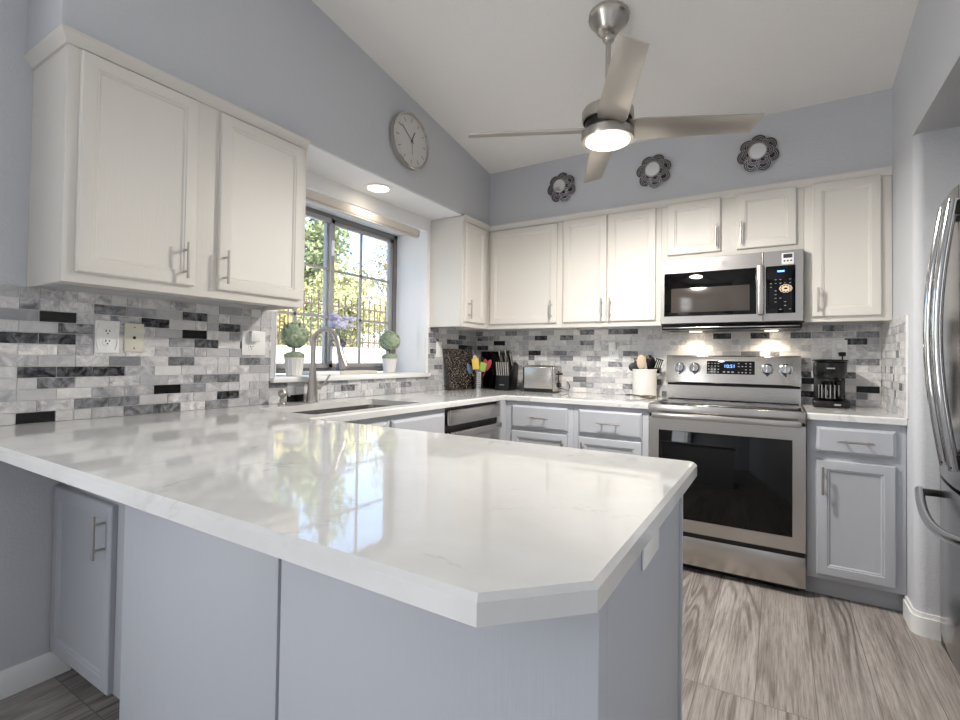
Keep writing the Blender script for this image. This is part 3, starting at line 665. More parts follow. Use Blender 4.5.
# kitchen timer stuck on microwave
t = thing('kitchen_timer', 'tiny silver digital timer stuck on the microwave above its keypad', 'timer', (2.27, -.357, 1.714))
MB().box(2.243, 2.300, -.362, -.3515, 1.712, 1.776, .002).build('case', 'white_plastic', t)
MB().box(2.250, 2.293, -.3632, -.3618, 1.748, 1.770).build('screen', 'dark_grey_plastic', t)
for x in (2.256, 2.2715, 2.287): MB().lathe((x, -.3618, 1.732), [(.0045, 0), (.0045, .0015), (0, .0016)], 14, (0, -1, 0), caps=False).build('button', 'slot_black', t)

# ------------------------------------------------------------------ refrigerator
t = thing('refrigerator', 'stainless french-door refrigerator in the right wall alcove', 'refrigerator', (3.2, -1.2, 0))
FY0, FY1 = -1.692, -.785; FC = (FY0+FY1)/2
MB().box(2.875, 3.56, FY0+.01, FY1-.01, .03, 1.775).build('body', 'dark_grey_plastic', t)
def bow(y): return 2.768+.040*((y-FC)/.4535)**2
def bowed(y0, y1, z0, z1, name, m_='fridge_steel'):
    n = 10; fr = [(bow(y0+(y1-y0)*i/n), y0+(y1-y0)*i/n) for i in range(n+1)]
    fr[0] = (fr[0][0]+.004, fr[0][1]); fr[-1] = (fr[-1][0]+.004, fr[-1][1])
    return MB().prism(fr+[(2.872, y1), (2.872, y0)], z0, z1, 'z', .0).build(name, m_, t)
dl = bowed(FC+.003, FY1, .722, 1.80, 'door'); dr = bowed(FY0, FC-.003, .722, 1.80, 'door'); fz = bowed(FY0, FY1, .085, .708, 'freezer_drawer')
MB().box(2.81, 3.5, FY0+.02, FY1-.02, 0.0, .08).build('toe_grille', 'black_plastic', t)
MB().box(2.815, 2.872, FC-.05, FC+.05, 1.775, 1.80).build('hinge_cover', 'dark_grey_plastic', t)
for par, yy in ((dl, FC+.055), (dr, FC-.055)):
    q = [(bow(yy)-.024-.044*math.sin(PI*i/16), yy, .80+(1.735-.80)*i/16) for i in range(17)]
    MB().tube(q, .0165, 14).build('handle', 'chrome', par)
    for z in (.83, 1.705): MB().box(bow(yy)-.038, bow(yy)+.004, yy-.014, yy+.014, z-.025, z+.025, .004).build('handle_mount', 'dark_steel', par)
q = [(bow(FC)-.012-.058*math.sin(PI*(.12+.76*i/20))+.0, FY0+.07+(FY1-FY0-.14)*i/20, .637-.05*math.sin(PI*i/20)) for i in range(21)]
MB().tube(q, .0165, 14).build('handle', 'chrome', fz)
for yy in (FY0+.09, FY1-.09): MB().box(bow(yy)-.055, bow(yy)+.002, yy-.014, yy+.014, .622, .648, .004).build('handle_mount', 'dark_steel', fz)

# ------------------------------------------------------------------ ceiling fan
t = thing('ceiling_fan', 'brushed nickel four-blade ceiling fan with lit round lamp', 'ceiling fan', (1.552, -1.342, 2.175))
fc = Vector((1.546, -1.342, 0)); cz = ceil_z(-1.342); sl = Vector((0, .168, 1)).normalized()
MB().lathe((fc.x, fc.y+.004, cz+.004), [(.080, .0), (.092, .008), (.092, .024), (.082, .032), (.075, .042), (.050, .088), (.038, .098), (.028, .101), (.0, .102)], 36, -sl, caps=False).build('canopy', 'brushed_nickel', t)
MB().cyl((fc.x, fc.y, 2.35), (fc.x, fc.y, cz-.05), .0125, n=20).sphere((fc.x, fc.y-.0, cz-.108), .028, n=20).build('downrod', 'brushed_nickel', t)
MB().lathe((fc.x, fc.y, 2.275), [(.112, 0), (.118, .006), (.118, .045), (.110, .058), (.05, .064), (.032, .08), (.0, .08)], 48, caps=False).build('motor_housing', 'brushed_nickel', t)
MB().cyl((fc.x, fc.y, 2.225), (fc.x, fc.y, 2.276), .104, n=40).build('motor_hub', 'dark_steel', t)
MB().lathe((fc.x, fc.y, 2.185), [(.10, 0), (.117, .0), (.119, .005), (.119, .038), (.112, .046), (.0, .046)], 48, caps=False).build('light_housing', 'brushed_nickel', t)
MB().lathe((fc.x, fc.y, 2.165), [(0, 0), (.05, .001), (.082, .006), (.098, .014), (.102, .022), (0, .0225)], 48, caps=False).build('light_lens', 'lamp_glow', t)
light('fan_lamp_light', 'AREA', (fc.x, fc.y, 2.155), (0, 0, -1), 36, (1, .95, .885), shape='DISK', size=.2)
for k in range(4):
    a = .425+k*PI/2
    Tb = Matrix.Translation((fc.x, fc.y, 2.238)) @ Matrix.Scale(1.005, 4) @ Matrix.Rotation(a, 4, 'Z') @ Matrix.Rotation(math.radians(-17), 4, 'X')
    b = MB(Tb); b.prism([(.09, -.058), (.15, -.066), (.662, -.056), (.642, .054), (.15, .068), (.09, .060)], -.003, .003, 'z', .001)
    bl = b.build('blade', 'fan_blade', t)
    MB(Tb).box(.06, .17, -.03, .03, .003, .008, .002).build('blade_bracket', 'brushed_nickel', bl)

# recessed can light over the sink
t = thing('recessed_light', 'round recessed ceiling light glowing over the sink window', 'light', (.155, -1.39, ZT-.01))
MB().lathe((.155, -1.39, ZT), [(.083, 0), (.083, -.005), (.066, -.008), (.062, 0.0)], 40, caps=False).build('trim_ring', 'white_plastic', t)
MB().lathe((.155, -1.39, ZT-.003), [(.0625, 0), (.0, -.001)], 40, caps=False).build('bulb_face', 'can_glow', t)
light('recessed_spot', 'SPOT', (.155, -1.39, ZT-.012), (0, 0, -1), 7, (1, .92, .78), spot_size=2.3, spot_blend=.5, shadow_soft_size=.06)

# ------------------------------------------------------------------ clock
cy_, cz_ = -1.290, 2.474
t = thing('wall_clock', 'round silver-rimmed clock on the grey wall above the window', 'clock', (D+.02, cy_, cz_))
CT = Matrix.Translation((D+.001, cy_, cz_)) @ Matrix.Rotation(PI/2, 4, 'Z')
def ch(a, r0, r1, wd, y, nm, mat):   # hand or mark at clockwise angle a seen from the room
    b = MB(CT @ Matrix.Translation((0, y, 0)) @ Matrix.Rotation(a, 4, 'Y')); b.box(-wd, wd, -.0012, .0, r0, r1); return b.build(nm, mat, t, smooth=0)
MB(CT).lathe((0, 0, 0), [(.158, 0), (.168, .006), (.168, .040), (.163, .044), (.156, .044), (.153, .034), (.152, .030)], 64, (0, -1, 0), caps=False).build('rim', 'stainless_steel', t)
MB(CT).lathe((0, 0, 0), [(.155, 0), (.155, .030), (0, .030)], 64, (0, -1, 0), caps=False).build('face', 'clock_face', t)
for h in range(12): ch(h*PI/6, .112, .138, .0018, -.0305, 'hour_mark', 'clock_mark')
ch(math.radians(24), -.01, .068, .0042, -.033, 'hour_hand', 'clock_mark'); ch(math.radians(-54), -.02, .115, .0028, -.035, 'minute_hand', 'clock_mark')
ch(math.radians(178), -.02, .085, .0011, -.037, 'second_hand', 'clock_mark')
MB(CT).cyl((0, -.030, 0), (0, -.040, 0), .006).build('centre_pin', 'clock_mark', t)

# ------------------------------------------------------------------ flower mirrors
def flower(x, z, rot, r, label):
    t = thing('flower_mirror', label, 'wall ornament', (x, -D-.03, z), 'pewter flower mirrors above the cabinets')
    y0 = -D-.001
    def petal(a, rad, pr_, y, tilt_):
        Tm = Matrix.Translation((x, y0, z)) @ Matrix.Rotation(a, 4, 'Y') @ Matrix.Translation((0, y, rad)) @ Matrix.Rotation(tilt_, 4, 'X')
        pt = MB(Tm).lathe((0, 0, 0), [(0, 0), (pr_*.6, .0015), (pr_, .008), (pr_*.98, .005), (pr_*.5, -.001), (0, -.002)], 26, (0, -1, 0), caps=False).build('petal', 'pewter_dark', t)
        b = MB(Tm)
        for q, h_ in ((1.0, .009), (.76, .0055), (.52, .004)): b.lathe((0, 0, 0), [(pr_*q-.0022, h_-.003), (pr_*q-.0014, h_+.0005), (pr_*q+.0008, h_+.0005), (pr_*q+.0016, h_-.003)], 26, (0, -1, 0), caps=False)
        b.build('petal_rims', 'pewter', pt)
    for k in range(7): petal(rot+k*2*PI/7, r*.66, r*.38, -.010-.004*(k % 2), -.22)
    for k in range(6): petal(rot+.4+k*2*PI/6, r*.42, r*.31, -.026-.004*(k % 2), -.25)
    MB().cyl((x, y0, z), (x, y0-.022, z), r*.3, n=24).build('back_plate', 'pewter', t)
    MB().lathe((x, y0-.050, z), [(r*.34, -.02), (r*.46, .0), (r*.46, .006), (r*.40, .009), (r*.40, .005)], 32, (0, -1, 0), caps=False).build('bezel', 'pewter', t)
    MB().lathe((x, y0-.055, z), [(r*.41, -.010), (r*.41, .002), (0, .003)], 32, (0, -1, 0), caps=False).build('mirror', 'mirror', t)
flower(.897, 2.395, .1, .104, 'pewter petal mirror nearest the room corner, leftmost of three')
flower(1.535, 2.392, .35, .107, 'pewter petal mirror in the middle of three, above paired doors')
flower(2.123, 2.386, .05, .106, 'pewter petal mirror nearest the right wall, above the microwave')

# ------------------------------------------------------------------ outlets and plates
def plate(side, u, z, wd, ht, label, kind='outlet', mat='white_plastic', name='outlet', cat='outlet'):
    if side == 'left': T = frame(.0078, u, z, PI/2)
    elif side == 'back': T = frame(u, -.0078, z, 0)
    else: T = frame(2.0245, u, z, PI/2)
    loc = T.translation
    t = thing(name, label, cat, tuple(loc))
    MB(T).box(-wd/2, wd/2, -.005, 0, -ht/2, ht/2, .002).build('cover_plate', mat, t)
    def recept(cx, cz_, par):
        r = MB(T).lathe((cx, -.005, cz_), [(.0165, 0), (.0165, .0025), (0, .0025)], 24, (0, -1, 0), caps=False).build('receptacle', mat, t)
        b = MB(T); b.box(cx-.0075, cx-.0045, -.0085, -.0073, cz_-.0005, cz_+.008); b.box(cx+.0045, cx+.0075, -.0085, -.0073, cz_+.0005, cz_+.007); b.cyl((cx, -.0073, cz_-.007), (cx, -.0085, cz_-.007), .0028, n=10)
        b.build('slots', 'slot_black', r, smooth=0)
    if kind == 'outlet': recept(0, .0195, t); recept(0, -.0195, t)
    if kind == 'side': recept(.0195*1.2, 0, t); recept(-.0195*1.2, 0, t)
    if kind == 'lower': recept(-.0, -.021, t)
    if kind == 'lowleft': recept(-.014, -.021, t)
    if kind == 'switch': MB(T).box(-.016, .016, -.008, -.004, -.032, .032, .002).build('rocker', mat, t)
    if kind == 'phone': MB(T).box(-.005, .005, -.0062, -.0046, -.005, .006).build('jack', 'slot_black', t)
    if kind == 'phone':
        for q in (-.042, .042): MB(T).lathe((0, -.005, q), [(.003, 0), (.003, .001), (0, .001)], 10, (0, -1, 0), caps=False).build('screw', 'bronze', t)
    return t, T
t_, T_ = plate('left', -2.715, 1.226, .082, .125, 'white outlet with raised oval cover on left backsplash, nearest camera')
b = MB(T_)
for s_ in (-1, 1): b.tube([(s_*.023+s_*.012*math.cos(a)-s_*.0, -.006, .052*math.sin(a)) for a in [-1.25+2.5*i/14 for i in range(15)]], .0028, 8)
b.build('raised_rim', 'white_plastic', t_)
plate('left', -2.622, 1.226, .070, .115, 'cream telephone jack plate beside the nearest white outlet', 'phone', 'cream_plastic', 'telephone_jack', 'wall plate')
plate('left', -2.094, 1.222, .125, .120, 'wide white outlet plate below cabinet end beside the window', 'lowleft')
t2, T2 = plate('left', -.545, 1.226, .072, .118, 'white switch plate on left wall between window and corner', 'switch', name='light_switch', cat='switch')
plate('back', .384, 1.235, .075, .125, 'white outlet above the knife block')
plate('back', 1.197, 1.232, .075, .125, 'white outlet behind plugged-in device left of the white crock', 'lower')
plate('back', 2.535, 1.238, .075, .125, 'white outlet above the coffee maker', 'lower')
plate('end', -2.622, .822, .125, .062, 'white horizontal outlet on the end panel of the peninsula', 'none')
def plugin(T, x, z, wd, ht, dp, label, mat='white_plastic'):
    loc = (T @ Vector((x, -.0055, z))); t = thing('plug_in_device', label, 'plug', tuple(loc))
    MB(T).box(x-wd/2, x+wd/2, -.0085-dp, -.0085, z-ht/2, z+ht/2, .005).build('housing', mat, t)
    MB(T).rings(x-wd*.3, z-ht*.3, wd*.6, ht*.6, [(0, -.0085-dp), (.001, -.0100-dp), (.003, -.0105-dp)]).build('face', mat, t)
    return t
plugin(frame(.0078, -2.094, 1.222, PI/2), -.008, .034, .052, .052, .028, 'square white plug-in device in the outlet beside the window')
plugin(frame(1.197, -.0078, 1.232), .002, .032, .05, .056, .04, 'white plug-in device on back wall left of the crock')
plugin(frame(2.535, -.0078, 1.238), .0, .028, .04, .04, .012, 'white night light plugged in above the coffee maker')
t = thing('power_plug', 'black plug with cord in the outlet behind the coffee maker', 'plug', (2.545, -.02, 1.20))
MB().box(2.530, 2.562, -.042, -.0165, 1.204, 1.228, .004).build('plug', 'rubber_black', t)
MB().tube([(2.546, -.032, 1.205), (2.547, -.034, 1.17), (2.552, -.03, 1.08), (2.556, -.028, .98), (2.55, -.032, .921), (2.535, -.05, .918)], .0035, 8).build('cord', 'rubber_black', t)

# ------------------------------------------------------------------ things on the counter
z0 = ZC+.0006
# cutting boards leaning in the corner
def lean(name, cx, cy, wd, ht, th, rz, ang, mat, label):
    T = Matrix.Translation((cx, cy, z0)) @ Matrix.Rotation(rz, 4, 'Z') @ Matrix.Rotation(-ang, 4, 'X')
    b = MB(T); b.box(-wd/2, wd/2, -th, 0, 0.0, ht, .003)
    return b.build(name, mat, None, label, 'cutting board')
lean('cutting_board', .105, -.335, .34, .325, .012, PI/2-.12, math.radians(13), 'speckled_granite', 'dark speckled granite cutting board leaning on the left backsplash corner')
lean('cutting_board', .195, -.080, .225, .31, .008, 0, math.radians(9), 'black_glass', 'plain black cutting board leaning on back wall behind the spatulas')
# utensil holder with silicone spatulas
hx, hy = .178, -.235
t = thing('utensil_holder', 'small perforated steel utensil cylinder in the corner', 'utensil holder', (hx, hy, z0))
MB().lathe((hx, hy, z0), [(.036, 0), (.038, .002), (.038, .138), (.0395, .142), (.036, .142), (.036, .004), (0, .004)], 36, caps=False).build('cylinder', 'chrome', t)
b = MB()
for k in range(14):
    for j in range(7):
        a = 2*PI*k/14; q = Vector((math.cos(a), math.sin(a), 0)); c = Vector((hx, hy, z0+.022+j*.017))
        b.cyl(c+q*.0375, c+q*.0387, .0045, n=8)
b.build('perforations', 'slot_black', t)
def utensil(name, base, tip, label, hm, headm, head, grp='colourful spatulas in the steel holder', cat='spatula', hr=.004):
    base, tip = Vector(base), Vector(tip); t = thing(name, label, cat, tuple(base), grp)
    MB().tube([base, base.lerp(tip, .5), tip], hr, 8).build('shaft', hm, t)
    d = (tip-base).normalized(); xa = Vector((.45, -.89, 0)).cross(d).normalized(); ya = d.cross(xa)
    Tm = Matrix.Translation(tip) @ Matrix((xa, ya, d)).transposed().to_4x4()
    b = MB(Tm)
    if head['k'] == 'flat': b.box(-head['w']/2, head['w']/2, -.004, .004, -.005, head['h'], head.get('b', .0038), 3)
    if head['k'] == 'spoon': b.sphere((0, 0, head['h']/2), .5, (head['w'], .018, head['h']), n=20)
    if head['k'] == 'slots':
        for i in range(4): q = -head['w']/2+head['w']*(i+.5)/4; b.box(q-head['w']*.07, q+head['w']*.07, -.003, .003, 0, head['h'], .001)
        b.box(-head['w']/2, head['w']/2, -.003, .003, -.012, .012, .001).box(-head['w']/2, head['w']/2, -.003, .003, head['h']-.008, head['h'], .001)
    b.build('head', headm, t); return t
zb2 = z0+.012
utensil('spatula', (hx+.006, hy-.008, zb2), (hx-.002, hy-.035, z0+.165), 'yellow silicone spatula in the steel holder', 'chrome', 'silicone_yellow', dict(k='flat', w=.055, h=.082, rz=.55, b=.0039))
utensil('spatula', (hx+.002, hy+.005, zb2), (hx-.020, hy-.004, z0+.165), 'cream silicone spoon behind the yellow spatula', 'silicone_cream', 'silicone_cream', dict(k='spoon', w=.045, h=.11, rz=.55))
utensil('spatula', (hx+.016, hy+.005, zb2), (hx-.055, hy-.01, z0+.125), 'blue-grey silicone spoon leaning left in the steel holder', 'chrome', 'silicone_blue', dict(k='spoon', w=.052, h=.095, rz=.55))
utensil('spatula', (hx-.010, hy-.002, zb2), (hx+.038, hy-.015, z0+.150), 'green silicone turner in the steel holder', 'chrome', 'silicone_green', dict(k='flat', w=.052, h=.068, rz=.55))
utensil('spatula', (hx-.012, hy+.006, zb2), (hx+.060, hy+.008, z0+.150), 'red silicone spoon leaning right in the steel holder', 'silicone_red', 'silicone_red', dict(k='spoon', w=.042, h=.10, rz=.55))
utensil('spatula', (hx-.004, hy+.014, zb2), (hx+.032, hy+.022, z0+.165), 'dark red silicone spoon behind the green turner', 'silicone_red', 'silicone_red', dict(k='spoon', w=.04, h=.08, rz=.55))
# knife block
kx0, kx1 = .318, .440
t = thing('knife_block', 'black knife block full of steel-handled knives beside the toaster', 'knife block', ((kx0+kx1)/2, -.14, z0))
MB().prism([(-.215, z0), (-.07, z0), (-.045, z0+.20), (-.10, z0+.225), (-.205, z0+.115)], kx0, kx1, 'x', .003).build('block', 'black_plastic', t)
MB().box(.358, .400, -.2155, -.2130, z0+.040, z0+.046).build('badge', 'key_print', t)
KS = 'knives standing in the black knife block'
for i in range(6):
    x = kx0+.013+i*.0192
    k = thing('steak_knife', 'steel-handled steak knife in the front row of the knife block', 'knife', (x, -.185, z0+.12), 'steak knives in the front row')
    MB().tube([(x, -.196, z0+.112), (x, -.206, z0+.165), (x, -.216, z0+.222)], [.0065, .007, .0075], 10, 1.2).build('handle', 'stainless_steel', k)
for i, (x, h, lab, nm) in enumerate(((.330, .125, 'thick silver-handled knife at the left of the upper row', 'kitchen_knife'), (.357, .11, 'dark-handled sharpener second from left in the upper row', 'sharpening_steel'), (.384, .135, 'silver knife handle standing highest in the upper row', 'kitchen_knife'), (.408, .12, 'dark-sided knife handle beside the highest one', 'kitchen_knife'), (.428, .105, 'silver knife handle at the right of the upper row', 'kitchen_knife'))):
    k = thing(nm, lab, 'knife', (x, -.12, z0+.2), KS)
    MB().tube([(x, -.125, z0+.19), (x, -.148, z0+.19+h*.5), (x, -.172, z0+.19+h)], [.009, .010, .0115], 12, 1.2).build('handle', 'black_plastic' if i in (1, 3) else 'stainless_steel', k)
# toaster
tx0, tx1, ty0, ty1 = .556, .815, -.205, -.045
t = thing('toaster', 'brushed steel two-slot toaster on the back counter', 'toaster', ((tx0+tx1)/2, (ty0+ty1)/2, z0))
MB().box(tx0, tx1-.012, ty0, ty1, z0+.022, z0+.198, .018, 4).build('shell', 'stainless_steel', t)
MB().box(tx0+.008, tx1-.018, ty0+.008, ty1-.008, z0, z0+.024, .003).build('base', 'black_plastic', t)
e_ = MB().box(tx1-.022, tx1, ty0+.006, ty1-.006, z0+.006, z0+.194, .012, 3).build('end_panel', 'stainless_steel', t)
MB().box(tx0-.006, tx0+.012, ty0+.008, ty1-.008, z0+.012, z0+.19, .008).build('end_cap', 'dark_grey_plastic', t)
MB().box(tx1-.001, tx1+.002, -.135, -.115, z0+.06, z0+.16, .001).build('lever_slot', 'slot_black', e_)
MB().box(tx1, tx1+.028, -.148, -.102, z0+.132, z0+.146, .004).build('lever', 'black_plastic', e_)
MB().cyl((tx1, -.125, z0+.055), (tx1+.014, -.125, z0+.055), .020, .018).build('dial', 'black_plastic', e_)
for yy in (-.165, -.105): MB().box(tx0+.03, tx1-.045, yy, yy+.026, z0+.1972, z0+.1995).build('bread_slot', 'slot_black', t)
MB().tube([(tx1-.01, -.06, z0+.03), (tx1+.05, -.045, z0+.01), (tx1+.055, -.03, z0+.05), (tx1+.03, -.02, z0+.08)], .003, 8).build('power_cord', 'rubber_black', t)
# white crock with utensils
qx, qy = 1.447, -.135
t = thing('utensil_crock', 'white ribbed ceramic crock left of the range holding utensils', 'crock', (qx, qy, z0))
prof = [(.074, 0), (.077, .004)]
for k in range(8): prof += [(.078, .012+k*.020), (.0795, .018+k*.020), (.078, .026+k*.020)]
prof += [(.080, .180), (.082, .186), (.080, .190), (.073, .188), (.071, .01), (0, .01)]
MB().lathe((qx, qy, z0), prof, 48, caps=False).build('pot', 'white_ceramic', t)
G = 'cooking utensils in the white crock'
def cu(nm, dx, dy, h, head, hm, headm, lab): utensil(nm, (qx+dx*.3, qy+dy*.3, z0+.02), (qx+dx, qy+dy, z0+h), lab, hm, headm, head, G, 'utensil', .006)
cu('wooden_spoon', -.006, -.050, .185, dict(k='spoon', w=.062, h=.105, rz=-.5), 'wood_spoon', 'wood_spoon', 'pale wooden spoon at the front of the white crock')
cu('serving_spoon', .040, -.02, .185, dict(k='spoon', w=.058, h=.09, rz=-.5), 'black_plastic', 'black_plastic', 'black serving spoon right of the wooden spoon')
cu('serving_spoon', .020, .040, .215, dict(k='spoon', w=.052, h=.075, rz=-.5), 'black_plastic', 'black_plastic', 'black spoon standing highest in the white crock')
cu('slotted_turner', -.040, .030, .190, dict(k='slots', w=.066, h=.078, rz=-.5), 'black_plastic', 'black_plastic', 'black slotted turner behind the wooden spoon')
cu('ladle', -.062, -.02, .175, dict(k='spoon', w=.066, h=.06, rz=-.5), 'black_plastic', 'dark_grey_plastic', 'black ladle leaning left in the white crock')
cu('pasta_server', -.055, .02, .19, dict(k='spoon', w=.045, h=.055, rz=.3), 'black_plastic', 'black_plastic', 'small black strainer spoon behind the ladle')
cu('whisk', .072, .01, .180, dict(k='slots', w=.050, h=.085, rz=-.2), 'black_plastic', 'black_plastic', 'black slotted server leaning right toward the range')
# spoon lying on the counter
t = thing('spoon_rest', 'grey metal spoon rest with loop handle lying before the crock', 'spoon rest', (1.46, -.262, z0))
b = MB(); b.T = Matrix.Translation((1.485, -.268, z0)) @ Matrix.Rotation(-.16, 4, 'Z')
b.sphere((0.02, 0, .012), 1, (.060, .034, .012), n=24); b.build('bowl', 'bronze', t)
b = MB(); b.T = Matrix.Translation((1.485, -.268, z0)) @ Matrix.Rotation(-.16, 4, 'Z')
b.tube([(-.035, 0, .014), (-.08, .0, .017), (-.105, .008, .018), (-.125, .004, .017), (-.13, -.010, .016), (-.115, -.018, .015), (-.103, -.006, .016)], .0055, 8); b.build('handle', 'bronze', t)
# coffee maker
c0x, c1x = 2.400, 2.556; cyf, cyb = -.262, -.075
cmx = (c0x+c1x)/2
t = thing('coffee_maker', 'black drip coffee maker with glass carafe on the right counter', 'coffee maker', (cmx, -.17, z0))
MB().box(c0x-.006, c1x+.006, cyf, cyb, z0, z0+.040, .010, 3).build('base', 'black_plastic', t)
MB().box(c0x+.004, c1x-.004, -.125, cyb, z0+.03, z0+.19, .008).build('water_tank', 'black_plastic', t)
MB().lathe((cmx, -.175, z0+.165), [(.064, 0), (.070, .008), (.076, .03), (.079, .085), (.074, .092), (0, .094)], 40, caps=True).box(c0x+.002, c1x-.002, -.175, cyb, z0+.172, z0+.254, .006).build('brew_basket', 'black_plastic', t)
MB().lathe((cmx, -.175, z0+.258), [(.084, 0), (.086, .004), (.080, .010), (0, .012)], 40, caps=True).build('lid', 'black_plastic', t)
MB().lathe((cmx, -.180, z0+.040), [(.052, 0), (.062, .010), (.064, .045), (.056, .085), (.045, .105), (.045, .112)], 36, caps=False).build('carafe', 'carafe_glass', t)
MB().lathe((cmx, -.180, z0+.148), [(.046, 0), (.048, .002), (.047, .012), (.02, .016), (0, .016)], 36, caps=False).build('carafe_lid', 'black_plastic', t)
MB().tube([(cmx+.030, -.225, z0+.148), (cmx+.046, -.262, z0+.142), (cmx+.050, -.268, z0+.10), (cmx+.044, -.258, z0+.06), (cmx+.034, -.236, z0+.058)], .008, 10).build('carafe_handle', 'black_plastic', t)
MB().lathe((cmx, -.180, z0+.0405), [(.0, 0), (.050, .001), (.060, .003)], 36, caps=False).build('hot_plate', 'chrome', t)
for k in range(6):  # bright reflections on the carafe glass, laid on as thin pale strips
    a = -2.6+k*.32
    MB().box(-.0022, .0022, -.001, .001, 0, .075, .0005, T=Matrix.Translation((cmx+.0645*math.cos(a), -.180+.0645*math.sin(a), z0+.052)) @ Matrix.Rotation(a+PI/2, 4, 'Z')).build('carafe_reflection_strip', 'key_print', t)
MB().box(cmx-.022, cmx+.016, -.2575, -.2540, z0+.216, z0+.223, .001).build('name_badge', 'key_print', t)
MB().box(cmx+.012, cmx+.042, -.2635, -.2615, z0+.014, z0+.024, .001).build('switch', 'key_print', t)

# ------------------------------------------------------------------ sill things
zs = 1.0505
def topiary(x, y, label):
    random.seed(int(abs(y)*100))
    t = thing('topiary', label, 'potted plant', (x, y, zs), 'ball topiaries on the window sill')
    b = MB(); b.lathe((x, y, zs), [(.038, 0), (.041, .003), (.052, .094), (.055, .096), (.055, .102), (.050, .102), (.048, .088), (0, .088)], 28, caps=False)
    for k in range(14):
        a = 2*PI*k/14; b.tube([(x+.0405*math.cos(a), y+.0405*math.sin(a), zs+.004), (x+.0525*math.cos(a), y+.0525*math.sin(a), zs+.094)], .0022, 6)
    b.build('pot', 'white_ceramic', t)
    MB().cyl((x, y, zs+.08), (x, y, zs+.16), .004, n=8).build('stem', 'bark', t)
    def leaves(bm, c, r, n, s, flat=1.0):
        for i in range(n):
            d = Vector((random.gauss(0, 1), random.gauss(0, 1), random.gauss(0, 1)*flat)).normalized(); p_ = Vector(c)+Vector((d.x, d.y, d.z*flat))*r*random.uniform(.9, 1.12)
            u = d.orthogonal().normalized(); u.rotate(Matrix.Rotation(random.uniform(0, 6.28), 3, d)); v_ = d.cross(u)
            u = (u+d*random.uniform(-.5, .5))*s; v_ = v_*s*.6
            bm.faces.new([bm.verts.new(p_+q) for q in (u, v_, -u, -v_)])
    b = MB(); b.sphere((x, y, zs+.228), .058, n=24); leaves(b.bm, (x, y, zs+.228), .067, 1500, .012); b.build('ball_foliage', 'leaf_small', t, smooth=0)
    b = MB(); leaves(b.bm, (x, y, zs+.112), .048, 420, .012, .5); b.sphere((x, y, zs+.105), .044, (1, 1, .5), n=16); b.build('base_foliage', 'leaf_small', t, smooth=0)
topiary(-.115, -1.757, 'ball topiary in white pot at the left end of the sill')
topiary(-.170, -.900, 'ball topiary in white pot at the right end of the sill')
MB().box(-.215, -.095, -1.625, -1.43, zs, zs+.020, .002).build('book', 'white_plastic', None, 'thin white slab lying on the sill behind the faucet', 'book')
MB().box(-.215, -.095, -1.425, -1.10, zs, zs+.020, .002).build('book', 'beige_cover', None, 'thin beige slab lying on the sill right of the faucet', 'book')
vx, vy = -.160, -1.375
zv = zs+.0205
t = MB().lathe((vx, vy, zv), [(.024, 0), (.028, .004), (.021, .04), (.020, .09), (.028, .15), (.045, .20), (.043, .20), (.026, .15), (.018, .09), (.019, .04), (.0, .006)], 32, caps=False)
t.build('vase', 'vase_glass', None, 'slim flared glass vase on the sill behind the faucet', 'vase')
random.seed(4)
t = thing('flower_bouquet', 'lilac flowers with green leaves standing in the sill vase', 'flowers', (vx, vy, zv+.02))
b = MB(); tips = []
for k in range(16):
    a = 2*PI*k/16+random.uniform(-.2, .2); r_ = random.uniform(.03, .085); q = Vector((vx+r_*math.cos(a)*.8, vy+r_*math.sin(a)*1.15, zv+random.uniform(.27, .35)))
    tips.append(q); b.tube([(vx, vy, zv+.02), (vx+.2*(q.x-vx), vy+.2*(q.y-vy), zv+.17), q], .0014, 5)
b.build('stems', 'moss', t)
for q in tips:
    b = MB()
    for k in range(6):
        a = 2*PI*k/6; b.sphere(q+Vector((.012*math.cos(a), .012*math.sin(a), random.uniform(-.01, .012))), .013, (1, 1, .8), n=8)
    b.build('bloom', 'petal_lilac', t)
b = MB()
for k in range(90):
    q = Vector((vx+random.gauss(0, .028), vy+random.gauss(0, .035), zv+random.uniform(.19, .30))); u = Vector((random.gauss(0, 1), random.gauss(0, 1), random.gauss(0, 1))).normalized(); v_ = u.orthogonal().normalized()
    b.bm.faces.new([b.bm.verts.new(q+z) for z in (u*.018, v_*.006, -u*.018, -v_*.006)])
b.build('leaves', 'leaf_small', t, smooth=0)

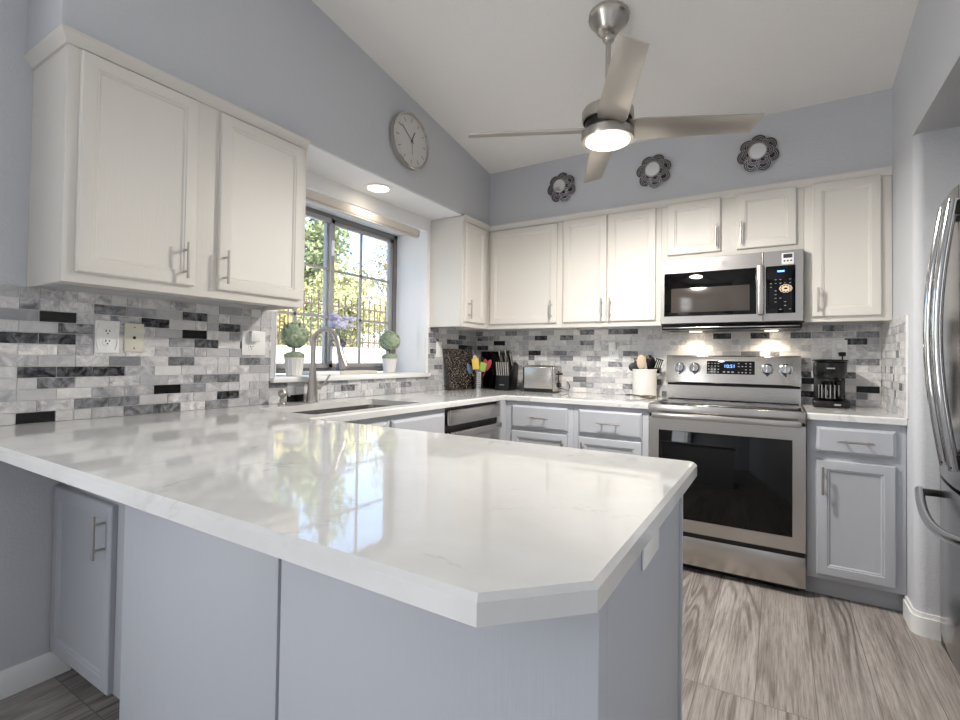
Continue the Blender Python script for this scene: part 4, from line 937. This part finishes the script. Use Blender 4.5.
# ------------------------------------------------------------------ outside
struct(MB().box(-30, -.36, -25, 30, -.2, -.12), 'floor_patio', 'concrete_paving')
MB().box(-5.2, -5.0, -8, 14, -.12, 1.34, .01).build('garden_wall', 'stucco', None, 'sunlit pale garden wall outside the window', 'wall')
t = thing('iron_fence', 'dark iron picket fence on top of the garden wall', 'fence', (-5.1, 3, 1.34))
MB().box(-5.115, -5.085, -3, 11, 1.44, 1.47).box(-5.115, -5.085, -3, 11, 2.12, 2.15).build('rails', 'iron', t)
for k in range(62):
    y = -1.0+k*.165
    MB().box(-5.109, -5.091, y-.009, y+.009, 1.34, 2.36 if k % 2 == 0 else 2.28).build('picket', 'iron', t)
def tree(x, y, base, h, rx, rz_, n, leaf, mat, label, seed, name='tree'):
    random.seed(seed); t = thing(name, label, 'tree' if name == 'tree' else 'shrub', (x, y, base))
    b = MB(); cz2 = base+h-rz_; b.tube([(x, y, base), (x+.1, y+.05, base+h*.4), (x, y-.1, base+h*.75)], [.14 if name == 'tree' else .04, .10 if name == 'tree' else .03, .04], 10)
    blobs = []
    for k in range(13):
        a = random.uniform(0, 6.28); q = random.uniform(.25, .8); zz = random.uniform(-.75, .8); c = Vector((x+rx*q*math.cos(a)*math.sqrt(1-zz*zz*.8), y+rx*q*math.sin(a)*math.sqrt(1-zz*zz*.8), cz2+rz_*zz)); blobs.append(c)
        b.tube([(x+.05, y, base+h*.35), ((x+c.x)/2, (y+c.y)/2, (base+h*.4+c.z)/2+.1), c], [.05 if name == 'tree' else .015, .03 if name == 'tree' else .01, .01], 6)
    b.build('trunk', 'bark', t)
    bm = MB()
    for i in range(n):
        c = random.choice(blobs); d = Vector((random.gauss(0, 1), random.gauss(0, 1), random.gauss(0, 1))).normalized(); p_ = c+d*rx*.42*random.random()**.45
        p_.z = c.z+(p_.z-c.z)*rz_/rx
        if p_.z < base+.05: continue
        u = Vector((random.gauss(0, 1), random.gauss(0, 1), random.gauss(0, 1))).normalized(); v_ = u.orthogonal().normalized()
        bm.bm.faces.new([bm.bm.verts.new(p_+z) for z in (u*leaf, v_*leaf*.5, -u*leaf, -v_*leaf*.5)])
    bm.build('foliage', mat, t, smooth=0)
tree(-15.0, 9.6, -.12, 9.2, 2.4, 3.4, 6500, .13, 'leaf_green', 'tall green tree behind the middle of the fence', 1)
tree(-8.6, 6.1, -.12, 4.2, 1.05, 1.4, 4200, .07, 'leaf_yellow_green', 'yellow-green tree just right of the window mullion', 2)
tree(-9.3, 9.7, -.12, 5.4, 1.5, 1.9, 3000, .055, 'leaf_olive', 'sparse olive-brown tree at the right of the window', 3)
tree(-12.2, 4.3, -.12, 8.0, 1.7, 2.8, 3600, .10, 'leaf_green', 'dark green tree seen through the left window sash', 4)
for k, (x, y, r, h, mt, lb) in enumerate(((-6.3, 2.6, .75, 2.7, 'leaf_gold', 'golden shrub behind the left part of the fence'), (-6.4, 4.4, .8, 2.9, 'leaf_yellow_green', 'yellow-green shrub behind the middle pickets'), (-6.3, 6.2, .8, 2.9, 'leaf_gold', 'golden shrub right of the middle pickets'), (-6.5, 8.0, .8, 2.6, 'leaf_olive', 'olive shrub behind the right pickets'), (-6.2, .9, .7, 2.3, 'leaf_yellow_green', 'yellow-green shrub at the far left of the fence'))):
    tree(x, y, -.12, h, r, .8, 2600, .055, mt, lb, 20+k, 'shrub')

for o in bpy.data.objects:
    if '_o' in o: del o['_o']
